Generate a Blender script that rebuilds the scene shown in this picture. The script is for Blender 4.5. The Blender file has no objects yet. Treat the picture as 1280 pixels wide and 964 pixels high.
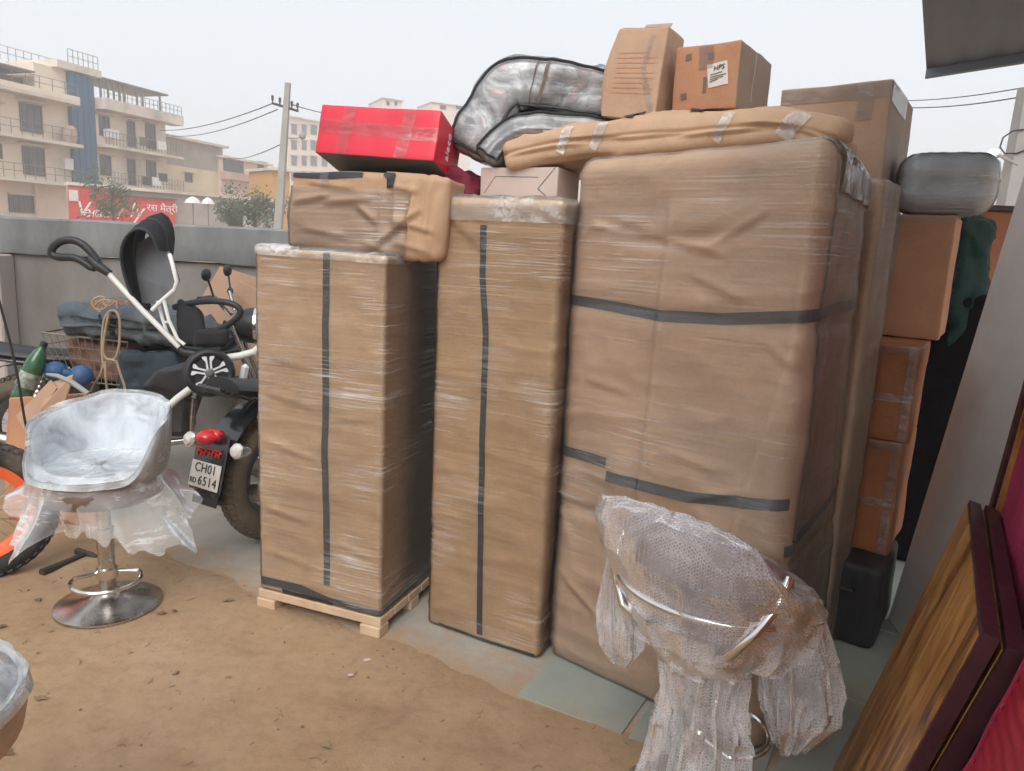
import bpy, bmesh, math, random
import numpy as np
from mathutils import Vector, Matrix
random.seed(7); np.random.seed(7)
SC = bpy.context.scene
COL = SC.collection
rad = math.radians

# ------------------------------------------------------------------ camera
F = 930.0; PITCH = rad(10.6); ROLL = rad(2.8); CAMH = 1.45       # focal length in photo pixels (1280 wide)
fwd = np.array([0, math.cos(PITCH), -math.sin(PITCH)]); _u0 = np.array([0, math.sin(PITCH), math.cos(PITCH)])
right = np.array([1., 0, 0])*math.cos(ROLL)+_u0*math.sin(ROLL); up = _u0*math.cos(ROLL)-np.array([1., 0, 0])*math.sin(ROLL)
CP = np.array([0, 0, CAMH])
cd = bpy.data.cameras.new('camera'); cam = bpy.data.objects.new('camera', cd); COL.objects.link(cam)
cd.sensor_fit = 'HORIZONTAL'; cd.sensor_width = 36; cd.lens = F/1280*36; cd.clip_start = .02; cd.clip_end = 3000
cam.matrix_world = Matrix(((right[0], up[0], -fwd[0], 0), (right[1], up[1], -fwd[1], 0), (right[2], up[2], -fwd[2], CAMH), (0, 0, 0, 1)))
SC.camera = cam

# ------------------------------------------------------------------ sky, sun, exposure (overcast, hazy)
SUN_AZ, SUN_EL = rad(187), rad(46)        # azimuth clockwise from +Y: behind the camera, a little to the right
w = bpy.data.worlds.new('World'); SC.world = w; w.use_nodes = True
nt = w.node_tree; nt.nodes.clear()
sky = nt.nodes.new('ShaderNodeTexSky'); sky.sky_type = 'NISHITA'; sky.sun_disc = False
sky.sun_elevation = SUN_EL; sky.sun_rotation = SUN_AZ; sky.air_density = 1.0; sky.dust_density = 6.0; sky.ozone_density = 1.0
bg1 = nt.nodes.new('ShaderNodeBackground'); bg1.inputs[1].default_value = .05
hs = nt.nodes.new('ShaderNodeHueSaturation'); hs.inputs['Saturation'].default_value = .25
nt.links.new(sky.outputs[0], hs.inputs['Color']); nt.links.new(hs.outputs[0], bg1.inputs[0])
bg2 = nt.nodes.new('ShaderNodeBackground'); bg2.inputs[0].default_value = (.80, .845, .90, 1); bg2.inputs[1].default_value = .70
mx = nt.nodes.new('ShaderNodeMixShader'); mx.inputs[0].default_value = .86
nt.links.new(bg1.outputs[0], mx.inputs[1]); nt.links.new(bg2.outputs[0], mx.inputs[2])
wo = nt.nodes.new('ShaderNodeOutputWorld'); nt.links.new(mx.outputs[0], wo.inputs[0])
sd = bpy.data.lights.new('sun', 'SUN'); sd.energy = 1.5; sd.angle = rad(45); sd.color = (1, .97, .93)
sun = bpy.data.objects.new('sun', sd); COL.objects.link(sun); sun.location = (0, 0, 30)
_sv = Vector((math.sin(SUN_AZ)*math.cos(SUN_EL), math.cos(SUN_AZ)*math.cos(SUN_EL), math.sin(SUN_EL)))
sun.rotation_euler = _sv.to_track_quat('Z', 'Y').to_euler()
vs = SC.view_settings; vs.view_transform = 'Standard'; vs.look = 'None'; vs.gamma = 1; vs.exposure = 0.85; vs.use_curve_mapping = False
SC.render.engine = 'CYCLES'
SC.cycles.max_bounces = 5; SC.cycles.diffuse_bounces = 4; SC.cycles.glossy_bounces = 3; SC.cycles.transparent_max_bounces = 14; SC.cycles.use_adaptive_sampling = True; SC.cycles.adaptive_threshold = .03; SC.cycles.volume_bounces = 1
SC.cycles.use_denoising = True

# ------------------------------------------------------------------ helpers
def ray(x, y): return fwd+right*((x-640)/F)+up*((482-y)/F)
def gz(x, y, z=0.):
    d = ray(x, y); return CP+d*((z-CAMH)/d[2])
def at(x, y, Y):
    d = ray(x, y); return CP+d*(Y/d[1])
def V(p): return Vector((float(p[0]), float(p[1]), float(p[2])))
def proj(P):
    P = np.atleast_2d(P)-CP; z = P@fwd
    return np.stack([640+F*(P@right)/z, 482-F*(P@up)/z], 1)
def _hash(i, j, k):
    n = (i.astype(np.int64)*374761393+j.astype(np.int64)*668265263+k.astype(np.int64)*1442695041) & 0xffffffff
    n = ((n ^ (n >> 13))*1274126177) & 0xffffffff
    return ((n ^ (n >> 16)) & 0xffff)/65535.0
def vn(p):
    p = np.asarray(p, float); i = np.floor(p).astype(np.int64); f = p-i; f = f*f*f*(f*(f*6-15)+10); r = 0
    for a in (0, 1):
        for b in (0, 1):
            for c in (0, 1):
                wt = (f[:, 0] if a else 1-f[:, 0])*(f[:, 1] if b else 1-f[:, 1])*(f[:, 2] if c else 1-f[:, 2])
                r = r+wt*_hash(i[:, 0]+a, i[:, 1]+b, i[:, 2]+c)
    return r*2-1
def fbm(p, o=3):
    r = 0; a = 1.; p = np.asarray(p, float)
    for k in range(o): r = r+a*vn(p*(2**k)+17.3*k); a *= .5
    return r
def ridge(p, k=3): return (1-np.abs(vn(p)))**k
def sst(a, b, x):
    t = np.clip((x-a)/(b-a), 0, 1); return t*t*(3-2*t)

WM = {}
def thing(name, label, cat, loc=(0, 0, 0), rz=0, group=None):
    o = bpy.data.objects.new(name, None); COL.objects.link(o); o.empty_display_size = .1
    o.location = tuple(float(c) for c in loc); o.rotation_euler = (0, 0, rz)
    o['label'] = label; o['category'] = cat
    if group: o['group'] = group
    WM[o] = Matrix.Translation(V(loc)) @ Matrix.Rotation(rz, 4, 'Z')
    return o
def tag(o, label, cat, group=None):
    o['label'] = label; o['category'] = cat
    if group: o['group'] = group
    return o
def link(name, me, mat, parent=None, smooth=False, world=True):
    """world=True: the vertices are world coordinates; they are moved into the parent's space"""
    o = bpy.data.objects.new(name, me); COL.objects.link(o)
    if mat is not None: me.materials.append(mat)
    if smooth: me.shade_smooth()
    if parent is not None:
        o.parent = parent; WM[o] = WM.get(parent, Matrix.Identity(4))
        if world and parent in WM: me.transform(WM[parent].inverted())
    else:
        WM[o] = Matrix.Identity(4)
    return o
def struct(o): o['kind'] = 'structure'; return o
def copy_tree(o, parent=None):
    c = o.copy(); COL.objects.link(c); c.parent = parent
    for ch in list(o.children): copy_tree(ch, c)
    return c

class MB:
    def __init__(s): s.v = []; s.f = []; s.M = None
    def add(s, vs, fs):
        n = len(s.v)
        s.v += [tuple((s.M @ V(p))) if s.M is not None else tuple(float(c) for c in p) for p in vs]
        s.f += [tuple(i+n for i in f) for f in fs]; return s
    def box(s, c, d, M=None, bev=0):
        x, y, z = d[0]/2, d[1]/2, d[2]/2; c = Vector(c)
        if bev:
            b = min(bev, x*.9, y*.9, z*.9); vs = []; 
            for sx in (-1, 1):
                for sy in (-1, 1):
                    for sz in (-1, 1):
                        vs += [(sx*(x-b), sy*(y-b), sz*z), (sx*(x-b), sy*y, sz*(z-b)), (sx*x, sy*(y-b), sz*(z-b))]
            bm = bmesh.new(); bv = [bm.verts.new(p) for p in vs]; bmesh.ops.convex_hull(bm, input=bv)
            bmesh.ops.dissolve_limit(bm, angle_limit=.01, verts=bm.verts, edges=bm.edges); bm.verts.index_update()
            vs = [v.co.copy() for v in bm.verts]; fs = [tuple(v.index for v in f.verts) for f in bm.faces]; bm.free()
        else:
            vs = [Vector((a*x, b*y, e*z)) for a in (-1, 1) for b in (-1, 1) for e in (-1, 1)]
            fs = [(0, 1, 3, 2), (4, 6, 7, 5), (0, 4, 5, 1), (2, 3, 7, 6), (0, 2, 6, 4), (1, 5, 7, 3)]
        s.add([((M @ v) if M is not None else v)+c for v in vs], fs); return s
    def hexa(s, b, t):   # bottom four, top four points
        s.add(list(b)+list(t), [(3, 2, 1, 0), (4, 5, 6, 7), (0, 1, 5, 4), (1, 2, 6, 5), (2, 3, 7, 6), (3, 0, 4, 7)]); return s
    def tube(s, pts, r, n=8, closed=False, caps=True):
        P = [V(p) for p in pts]; N = len(P); R = r if hasattr(r, '__len__') else [r]*N
        vs = []; fs = []; pu = None
        for i in range(N):
            a = P[(i-1) % N] if (closed or i > 0) else P[0]; b = P[(i+1) % N] if (closed or i < N-1) else P[-1]
            t = (b-a); t = t.normalized() if t.length > 1e-9 else Vector((0, 0, 1))
            if pu is None: pu = t.orthogonal().normalized()
            pu = (pu-t*pu.dot(t)); pu = pu.normalized() if pu.length > 1e-6 else t.orthogonal().normalized()
            q = t.cross(pu)
            for k in range(n):
                an = 2*math.pi*k/n; vs.append(P[i]+(pu*math.cos(an)+q*math.sin(an))*R[i])
        for i in range(N if closed else N-1):
            j = (i+1) % N
            for k in range(n): fs.append((i*n+k, i*n+(k+1) % n, j*n+(k+1) % n, j*n+k))
        if caps and not closed: fs += [tuple(range(n-1, -1, -1)), tuple((N-1)*n+k for k in range(n))]
        s.add(vs, fs); return s
    def lathe(s, prof, n=32, M=None, closed=False):
        vs = []; fs = []; N = len(prof)
        for r, z in prof:
            for k in range(n):
                a = 2*math.pi*k/n; v = Vector((r*math.cos(a), r*math.sin(a), z)); vs.append(M @ v if M is not None else v)
        for i in range(N if closed else N-1):
            j = (i+1) % N
            for k in range(n): fs.append((i*n+k, i*n+(k+1) % n, j*n+(k+1) % n, j*n+k))
        if not closed:
            if prof[0][0] > 1e-4: fs.append(tuple(range(n-1, -1, -1)))
            if prof[-1][0] > 1e-4: fs.append(tuple((N-1)*n+k for k in range(n)))
        s.add(vs, fs); return s
    def ball(s, c, r, n=12, m=8):
        r = r if hasattr(r, '__len__') else (r, r, r); prof = [(math.sin(math.pi*i/m), -math.cos(math.pi*i/m)) for i in range(m+1)]
        s.lathe(prof, n, Matrix.Translation(V(c)) @ Matrix.Diagonal((r[0], r[1], r[2], 1))); return s
    def grid(s, P, closed_u=False):
        n, m = len(P), len(P[0]); fs = []
        for i in range(n-1 if not closed_u else n):
            for j in range(m-1): fs.append((i*m+j, ((i+1) % n)*m+j, ((i+1) % n)*m+j+1, i*m+j+1))
        s.add([p for r in P for p in r], fs); return s
    def build(s, name, mat, parent=None, smooth=False, world=True):
        me = bpy.data.meshes.new(name); me.from_pydata(s.v, [], s.f); me.validate(); 
        if smooth: me.shade_smooth(); me.set_sharp_from_angle(angle=rad(40))
        return link(name, me, mat, parent, False, world)

def text(name, s, size, M, mat, parent, shear=0., ext=.0008, space=1., off=0.):
    cu = bpy.data.curves.new(name, 'FONT'); cu.body = s; cu.size = size; cu.align_x = 'CENTER'; cu.align_y = 'CENTER'
    cu.extrude = ext; cu.shear = shear; cu.space_character = space; cu.offset = off; cu.resolution_u = 3
    o = bpy.data.objects.new(name, cu); COL.objects.link(o)
    dg = bpy.context.evaluated_depsgraph_get(); me = bpy.data.meshes.new_from_object(o.evaluated_get(dg))
    bpy.data.objects.remove(o); bpy.data.curves.remove(cu); me.transform(M); me.materials.clear()
    return link(name, me, mat, parent)
def frame(o, x, y, z=None):
    x = V(x).normalized(); y = V(y); y = (y-x*y.dot(x)).normalized(); z = x.cross(y)
    return Matrix(((x[0], y[0], z[0], o[0]), (x[1], y[1], z[1], o[1]), (x[2], y[2], z[2], o[2]), (0, 0, 0, 1)))

# ------------------------------------------------------------------ materials
def newmat(name):
    m = bpy.data.materials.new(name); m.use_nodes = True; t = m.node_tree; b = t.nodes['Principled BSDF']; return m, t, b
def N(t, ty, **kw):
    n = t.nodes.new(ty)
    for k, v in kw.items():
        if k in n.inputs: n.inputs[k].default_value = v
        else: setattr(n, k, v)
    return n
def coords(t, scale=(1, 1, 1), rot=(0, 0, 0), gen=False):
    tc = t.nodes.new('ShaderNodeTexCoord'); mp = N(t, 'ShaderNodeMapping'); mp.inputs['Scale'].default_value = scale; mp.inputs['Rotation'].default_value = rot
    t.links.new(tc.outputs['Generated' if gen else 'Object'], mp.inputs[0]); return mp.outputs[0]
def ramp(t, fac, stops):
    r = t.nodes.new('ShaderNodeValToRGB'); e = r.color_ramp.elements
    while len(e) < len(stops): e.new(.5)
    for el, (p, c) in zip(e, stops): el.position = p; el.color = (c[0], c[1], c[2], 1) if hasattr(c, '__len__') else (c, c, c, 1)
    t.links.new(fac, r.inputs[0]); return r.outputs[0]
def M(name, c, rough=.6, metal=0, var=.15, sc=6, bump=.15, bsc=60, spec=.4, coat=0, det=5, stretch=(1, 1, 1), dirt=None, dirt_amt=.4, em=None):
    m, t, b = newmat(name); L = t.links.new
    co = coords(t, stretch)
    n1 = N(t, 'ShaderNodeTexNoise', Scale=sc, Detail=det, Roughness=.6); L(co, n1.inputs['Vector'])
    lo = tuple(x*(1-var) for x in c); hi = tuple(min(1, x*(1+var)) for x in c)
    col = ramp(t, n1.outputs[0], [(.3, lo), (.7, hi)])
    if dirt is not None:
        n3 = N(t, 'ShaderNodeTexNoise', Scale=sc*.45, Detail=7, Roughness=.7); L(co, n3.inputs['Vector'])
        fac = ramp(t, n3.outputs[0], [(.48, 0), (.68, dirt_amt)]); mixn = t.nodes.new('ShaderNodeMixRGB'); mixn.inputs[2].default_value = (*dirt, 1)
        L(fac, mixn.inputs[0]); L(col, mixn.inputs[1]); col = mixn.outputs[0]
    L(col, b.inputs['Base Color'])
    n2 = N(t, 'ShaderNodeTexNoise', Scale=bsc, Detail=4); L(co, n2.inputs['Vector'])
    rr = ramp(t, n1.outputs[0], [(.2, max(.02, rough-.08)), (.8, min(1, rough+.08))]); L(rr, b.inputs['Roughness'])
    if bump:
        bp = N(t, 'ShaderNodeBump', Strength=bump, Distance=.01); L(n2.outputs[0], bp.inputs['Height']); L(bp.outputs[0], b.inputs['Normal'])
    b.inputs['Metallic'].default_value = metal; b.inputs['Specular IOR Level'].default_value = spec; b.inputs['Coat Weight'].default_value = coat; b.inputs['Coat Roughness'].default_value = .08
    if em: b.inputs['Emission Color'].default_value = (*em[0], 1); b.inputs['Emission Strength'].default_value = em[1]
    return m

def kraft(name, c, rough=.62, sat=1.):
    m, t, b = newmat(name); L = t.links.new; co = coords(t)
    n1 = N(t, 'ShaderNodeTexNoise', Scale=3, Detail=6, Roughness=.65); L(co, n1.inputs['Vector'])
    col = ramp(t, n1.outputs[0], [(.28, tuple(x*.82 for x in c)), (.55, c), (.8, tuple(min(1, x*1.12) for x in c))])
    co2 = coords(t, (120, 120, 14)); n2 = N(t, 'ShaderNodeTexNoise', Scale=4, Detail=3); L(co2, n2.inputs['Vector'])
    fib = ramp(t, n2.outputs[0], [(.3, .9), (.7, 1.06)]); mul = N(t, 'ShaderNodeMixRGB', blend_type='MULTIPLY'); mul.inputs[0].default_value = .7
    L(col, mul.inputs[1]); L(fib, mul.inputs[2]); L(mul.outputs[0], b.inputs['Base Color'])
    n3 = N(t, 'ShaderNodeTexNoise', Scale=14, Detail=8, Roughness=.7); L(co, n3.inputs['Vector'])
    bp = N(t, 'ShaderNodeBump', Strength=.35, Distance=.012); L(n3.outputs[0], bp.inputs['Height']); L(bp.outputs[0], b.inputs['Normal'])
    b.inputs['Roughness'].default_value = rough; b.inputs['Specular IOR Level'].default_value = .35
    return m

def film(name, base=.05, streak=.5, rot=(0, .12, 0), scale=(2.4, 2.4, 95), dens=.54, tint=(.95, .96, .97), rough=.22, patch=1.6, grough=.11, ior=1.4):
    """clear stretch film: mostly see-through with a faint sheen, whitened along its stretched creases"""
    m, t, b = newmat(name); L = t.links.new
    out = t.nodes['Material Output']
    co = coords(t, scale, rot); n = N(t, 'ShaderNodeTexNoise', Scale=1, Detail=5, Roughness=.65, Distortion=.4); L(co, n.inputs['Vector'])
    lines1 = ramp(t, n.outputs[0], [(dens+.02, 0), (dens+.10, 1)])
    cob = coords(t, tuple(c*k for c, k in zip(scale, (1.3, 1.3, 2.1))), (rot[0]+.05, rot[1]-.22, rot[2])); nb = N(t, 'ShaderNodeTexNoise', Scale=1, Detail=4, Roughness=.6, Distortion=.3); L(cob, nb.inputs['Vector'])
    lines2 = ramp(t, nb.outputs[0], [(dens+.01, 0), (dens+.07, .9)]); mxl = N(t, 'ShaderNodeMath', operation='MAXIMUM'); L(lines1, mxl.inputs[0]); L(lines2, mxl.inputs[1]); lines = mxl.outputs[0]
    co2 = coords(t); p = N(t, 'ShaderNodeTexNoise', Scale=patch*2.2, Detail=3); L(co2, p.inputs['Vector'])
    pm = ramp(t, p.outputs[0], [(.47, 0.03), (.68, .9)])
    mu = N(t, 'ShaderNodeMath', operation='MULTIPLY'); L(lines, mu.inputs[0]); L(pm, mu.inputs[1])
    mu2 = N(t, 'ShaderNodeMath', operation='MULTIPLY_ADD'); L(mu.outputs[0], mu2.inputs[0]); mu2.inputs[1].default_value = streak; mu2.inputs[2].default_value = base
    b.inputs['Base Color'].default_value = (*tint, 1); b.inputs['Roughness'].default_value = rough; b.inputs['Specular IOR Level'].default_value = .6
    bp = N(t, 'ShaderNodeBump', Strength=.85, Distance=.005); L(n.outputs[0], bp.inputs['Height']); L(bp.outputs[0], b.inputs['Normal'])
    gl = N(t, 'ShaderNodeBsdfGlossy'); gl.inputs['Roughness'].default_value = grough; L(bp.outputs[0], gl.inputs['Normal'])
    tr = t.nodes.new('ShaderNodeBsdfTransparent'); tr.inputs[0].default_value = (.975, .98, .98, 1)
    fr = N(t, 'ShaderNodeFresnel', IOR=ior); L(bp.outputs[0], fr.inputs['Normal'])
    m1 = t.nodes.new('ShaderNodeMixShader'); L(fr.outputs[0], m1.inputs[0]); L(tr.outputs[0], m1.inputs[1]); L(gl.outputs[0], m1.inputs[2])
    m2 = t.nodes.new('ShaderNodeMixShader'); L(mu2.outputs[0], m2.inputs[0]); L(m1.outputs[0], m2.inputs[1]); L(b.outputs[0], m2.inputs[2])
    L(m2.outputs[0], out.inputs[0]); return m

def bubble(name):
    m, t, b = newmat(name); L = t.links.new; out = t.nodes['Material Output']
    co = coords(t); vo = N(t, 'ShaderNodeTexVoronoi', Scale=115, Randomness=.12); L(co, vo.inputs['Vector'])
    hh = ramp(t, vo.outputs['Distance'], [(0, 1), (.45, .55), (.62, 0)])
    n = N(t, 'ShaderNodeTexNoise', Scale=9, Detail=6); L(co, n.inputs['Vector'])
    bp = N(t, 'ShaderNodeBump', Strength=.2, Distance=.003); L(hh, bp.inputs['Height'])
    bp2 = N(t, 'ShaderNodeBump', Strength=.3, Distance=.02); L(n.outputs[0], bp2.inputs['Height']); L(bp.outputs[0], bp2.inputs['Normal'])
    rim = ramp(t, vo.outputs['Distance'], [(.25, .17), (.5, .38), (.7, .22)])
    pat = ramp(t, n.outputs[0], [(.35, .5), (.7, 1.25)]); mu = N(t, 'ShaderNodeMath', operation='MULTIPLY'); L(rim, mu.inputs[0]); L(pat, mu.inputs[1])
    b.inputs['Base Color'].default_value = (.93, .93, .96, 1); b.inputs['Roughness'].default_value = .25; L(bp2.outputs[0], b.inputs['Normal'])
    gl = N(t, 'ShaderNodeBsdfGlossy'); gl.inputs['Roughness'].default_value = .2; L(bp2.outputs[0], gl.inputs['Normal'])
    tr = t.nodes.new('ShaderNodeBsdfTransparent'); tr.inputs[0].default_value = (.96, .96, .97, 1)
    lw = N(t, 'ShaderNodeFresnel', IOR=1.3); L(bp2.outputs[0], lw.inputs['Normal'])
    m1 = t.nodes.new('ShaderNodeMixShader'); L(lw.outputs[0], m1.inputs[0]); L(tr.outputs[0], m1.inputs[1]); L(gl.outputs[0], m1.inputs[2])
    m2 = t.nodes.new('ShaderNodeMixShader'); L(mu.outputs[0], m2.inputs[0]); L(m1.outputs[0], m2.inputs[1]); L(b.outputs[0], m2.inputs[2])
    L(m2.outputs[0], out.inputs[0]); return m

def wood(name, scale=(1, 1, 1), cols=((.10, .035, .012), (.36, .17, .055), (.52, .29, .11)), rough=.35, rot=(0, 0, 0)):
    m, t, b = newmat(name); L = t.links.new; co = coords(t, scale, rot)
    n = N(t, 'ShaderNodeTexNoise', Scale=1.0, Detail=7, Roughness=.6, Distortion=.8); L(co, n.inputs['Vector'])
    col = ramp(t, n.outputs[0], [(.32, cols[0]), (.5, cols[1]), (.66, cols[2])]); L(col, b.inputs['Base Color'])
    b.inputs['Roughness'].default_value = rough; b.inputs['Specular IOR Level'].default_value = .5
    bp = N(t, 'ShaderNodeBump', Strength=.08, Distance=.01); L(n.outputs[0], bp.inputs['Height']); L(bp.outputs[0], b.inputs['Normal']); return m

KC = (.62, .40, .215)
mt = dict(
    kraft=kraft('kraft_paper', KC), kraft2=kraft('kraft_paper_light', (.62, .405, .225)), quilt=kraft('kraft_paper_rosy', (.62, .40, .24)),
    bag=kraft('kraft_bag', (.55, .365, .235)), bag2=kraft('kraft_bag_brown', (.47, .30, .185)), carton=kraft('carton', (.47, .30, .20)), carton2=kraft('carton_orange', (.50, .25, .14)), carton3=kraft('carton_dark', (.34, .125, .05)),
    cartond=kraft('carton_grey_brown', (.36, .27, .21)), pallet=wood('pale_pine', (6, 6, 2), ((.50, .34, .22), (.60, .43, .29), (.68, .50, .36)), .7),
    film=film('stretch_film'), film2=film('stretch_film_tight', .035, .42, (0, -.06, 0), (2.2, 2.2, 110), .535), film3=film('stretch_film_slack', .075, .32, (0, .12, 0), (2.0, 2.0, 100), .545, patch=1.0),
    filmtop=film('bunched_film', .12, .45, (.3, .3, 0), (14, 14, 14), .48, patch=3), skirt=film('loose_clear_film', .19, .45, (.5, .4, .2), (8, 8, 30), .52, patch=4, rough=.4, grough=.28, ior=1.25),
    bubble=bubble('bubble_wrap'),
    tape=M('black_tape', (.02, .021, .026), .35, var=.25, sc=25, bump=.1, spec=.5), ctape=film('clear_tape', .055, .28, (0, 0, 0), (16, 16, 30), .5), ftape=film('faint_tape', .025, .16, (0, 0, 0), (16, 16, 30), .5), wtape=film('crinkled_tape', .22, .5, (0, 0, 0), (30, 30, 30), .47, patch=3),
    chrome=M('brushed_chrome', (.55, .53, .50), .26, 1, var=.1, sc=12, bump=.03, dirt=(.22, .17, .12), dirt_amt=.5), chrome2=M('bright_chrome', (.72, .71, .70), .14, 1, var=.06, bump=.02),
    sand=None, concrete=M('cement_floor', (.40, .375, .33), .85, var=.18, sc=2.5, bump=.3, bsc=40, dirt=(.42, .29, .18), dirt_amt=.75),
    kota=M('green_grey_stone', (.30, .335, .30), .55, var=.14, sc=3, bump=.12, bsc=25, dirt=(.38, .29, .2), dirt_amt=.6),
    wall=M('cement_render', (.215, .197, .183), .9, var=.25, sc=2.2, bump=.45, bsc=30, dirt=(.12, .11, .10), dirt_amt=.7, stretch=(1, 1, .45)), wallcap=M('cement_band', (.215, .222, .222), .9, var=.28, sc=3.0, bump=.5, bsc=25, dirt=(.11, .115, .115), dirt_amt=.75, stretch=(1, 1, .4)),
    wwash=M('whitewash', (.68, .64, .58), .9, var=.08, sc=1.5, bump=.2, dirt=(.4, .36, .32), dirt_amt=.4),  # pale coat picked so the unseen house wall bounces light
    pier=M('pink_cement', (.42, .36, .33), .9, var=.12, sc=2, bump=.25),
    blk=M('black_plastic', (.022, .023, .026), .45, var=.3, sc=12, bump=.08), blk2=M('matte_black_fabric', (.018, .018, .021), .85, var=.25, sc=20, bump=.4, bsc=220),
    blkgloss=M('black_paint', (.018, .019, .022), .22, var=.3, sc=5, bump=.02, coat=.6, dirt=(.2, .16, .12), dirt_amt=.35), gunmetal=M('dusty_engine_metal', (.16, .16, .16), .5, .8, var=.3, sc=8, bump=.3, dirt=(.22, .18, .14)),
    greyf=M('grey_fabric', (.13, .135, .145), .85, var=.15, sc=14, bump=.3, bsc=200), bagf=M('slate_bag_fabric', (.075, .095, .11), .8, var=.25, sc=8, bump=.4, bsc=90, dirt=(.2, .18, .15), dirt_amt=.35),
    rubber=M('tyre_rubber', (.03, .03, .031), .8, var=.25, sc=10, bump=.3, bsc=80, dirt=(.26, .2, .14), dirt_amt=.6), rubberd=M('dusty_tyre', (.15, .12, .085), .9, var=.3, sc=9, bump=.3, dirt=(.05, .045, .04), dirt_amt=.6),
    orange=M('orange_rim_paint', (.82, .13, .03), .4, var=.1, sc=5, bump=.03, dirt=(.4, .22, .12), dirt_amt=.3), white=M('white_paint', (.74, .74, .70), .35, var=.06, bump=.03, dirt=(.5, .46, .4), dirt_amt=.35),
    silver=M('silver_plastic', (.72, .73, .75), .3, .2, var=.05, bump=.02), redl=M('red_lens', (.62, .025, .03), .2, var=.15, bump=.05, coat=.5), clear=M('clear_lens', (.75, .73, .70), .12, .3, var=.1, bump=.05),
    plate=M('plate_white', (.68, .66, .61), .45, var=.1, sc=14, bump=.05, dirt=(.4, .35, .28), dirt_amt=.4), ink=M('black_ink', (.02, .02, .022), .5, bump=0), redink=M('red_ink', (.62, .03, .03), .5, bump=0), whiteink=M('white_ink', (.8, .78, .78), .5, bump=0), greyink=M('faint_grey_ink', (.17, .12, .10), .6, bump=0),
    redbox=M('red_glossy_card', (.66, .018, .045), .38, var=.07, sc=4, bump=.08, bsc=12, spec=.5), greybox=M('grey_card', (.10, .105, .115), .5, var=.1, bump=.05), maroon=M('maroon_cloth', (.16, .012, .035), .8, var=.2, bump=.3, bsc=150),
    cream=M('pinkish_card', (.58, .47, .42), .6, var=.06, bump=.08), foam=None, cushion=M('brown_leatherette', (.17, .115, .095), .45, var=.2, bump=.25, bsc=80), plum=M('plum_leatherette', (.19, .125, .125), .45, var=.2, bump=.2, bsc=80),
    panel=M('off_white_laminate', (.74, .70, .66), .55, var=.07, sc=2, bump=.06, dirt=(.36, .33, .31), dirt_amt=.4), edge=M('maroon_edge_band', (.045, .012, .018), .4, var=.25, sc=20, bump=.1), magenta=M('magenta_velvet', (.30, .014, .06), .75, var=.3, sc=9, bump=.5, bsc=60), crimson=M('crimson_cover', (.32, .014, .032), .4, var=.15, sc=8, bump=.2, bsc=50),
    dark=M('dark_grey_case', (.022, .022, .025), .55, var=.2, bump=.2), greywrap=M('grey_wrapped_roll', (.64, .65, .67), .5, var=.2, sc=5, bump=.4, bsc=25, dirt=(.5, .52, .55), dirt_amt=.35), greenc=M('dark_green_cloth', (.006, .034, .03), .8, var=.3, bump=.4, bsc=60),
    tin=M('grey_tin_sheet', (.19, .235, .31), .55, .0, var=.1, sc=3, bump=.05), rust=M('orange_brown_board', (.36, .13, .06), .6, var=.15, bump=.1),
    rope=M('jute_rope', (.42, .30, .20), .9, var=.2, sc=30, bump=.6, bsc=160), blue=M('blue_vinyl', (.025, .085, .20), .55, var=.3, dirt=(.18, .16, .14), dirt_amt=.4, bump=.15), glass=M('green_bottle', (.03, .11, .045), .12, var=.25, sc=10, bump=.05, coat=.6), wire=M('dull_wire', (.28, .25, .21), .45, .8, var=.2, bump=.1), cable=M('black_cable', (.02, .02, .02), .6, bump=0),
    iron=M('dark_iron', (.07, .062, .055), .55, .5, var=.3, bump=.2), yellow=M('yellow_tape', (.7, .5, .05), .5),
    bld=M('cream_plaster', (.78, .66, .53), .9, var=.1, sc=.35, bump=.1, bsc=3, dirt=(.33, .29, .26), dirt_amt=.6), bldpink=M('pink_plaster', (.72, .55, .48), .9, var=.08, sc=.5, bump=.1, bsc=3), slab=M('weathered_slab', (.66, .58, .50), .9, var=.15, sc=.5, bump=.2, bsc=3, dirt=(.22, .2, .19), dirt_amt=.7),
    bluepan=M('blue_cladding', (.03, .095, .19), .45, var=.1, sc=.6, bump=.05), winf=M('brown_window_frame', (.13, .085, .075), .6, var=.2), pane=M('dark_pane', (.05, .05, .058), .15, var=.4, sc=1.5, bump=0, spec=.6), rail=M('rail_metal', (.22, .19, .17), .6, .4), 
    greyb=M('raw_brick_render', (.36, .31, .275), .95, var=.18, sc=1.0, bump=.3, bsc=6), sandb=M('sandy_plaster', (.68, .55, .38), .9, var=.12, sc=.6), hoard=M('red_hoarding', (.58, .035, .035), .5, var=.08, sc=1), aptm=M('far_cream_paint', (.70, .58, .50), .9, var=.05, sc=.2), 
    leaf=M('grey_green_leaf', (.085, .115, .062), .7, var=.35, sc=3, bump=0), bark=M('bark', (.12, .09, .07), .9, var=.3, sc=10, bump=.5), polec=M('pole_concrete', (.33, .32, .31), .9, var=.12, sc=2, bump=.2), umb=M('white_canvas', (.72, .71, .69), .8), ochre=M('ochre_paint', (.55, .30, .08), .8),
    lamp=M('lamp_lens', (.8, .8, .8), .3, em=((1, .97, .88), 4.0)), terra=M('terracotta_far', (.50, .34, .27), .9), asphalt=M('dusty_road', (.16, .145, .13), .9),
)
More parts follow.
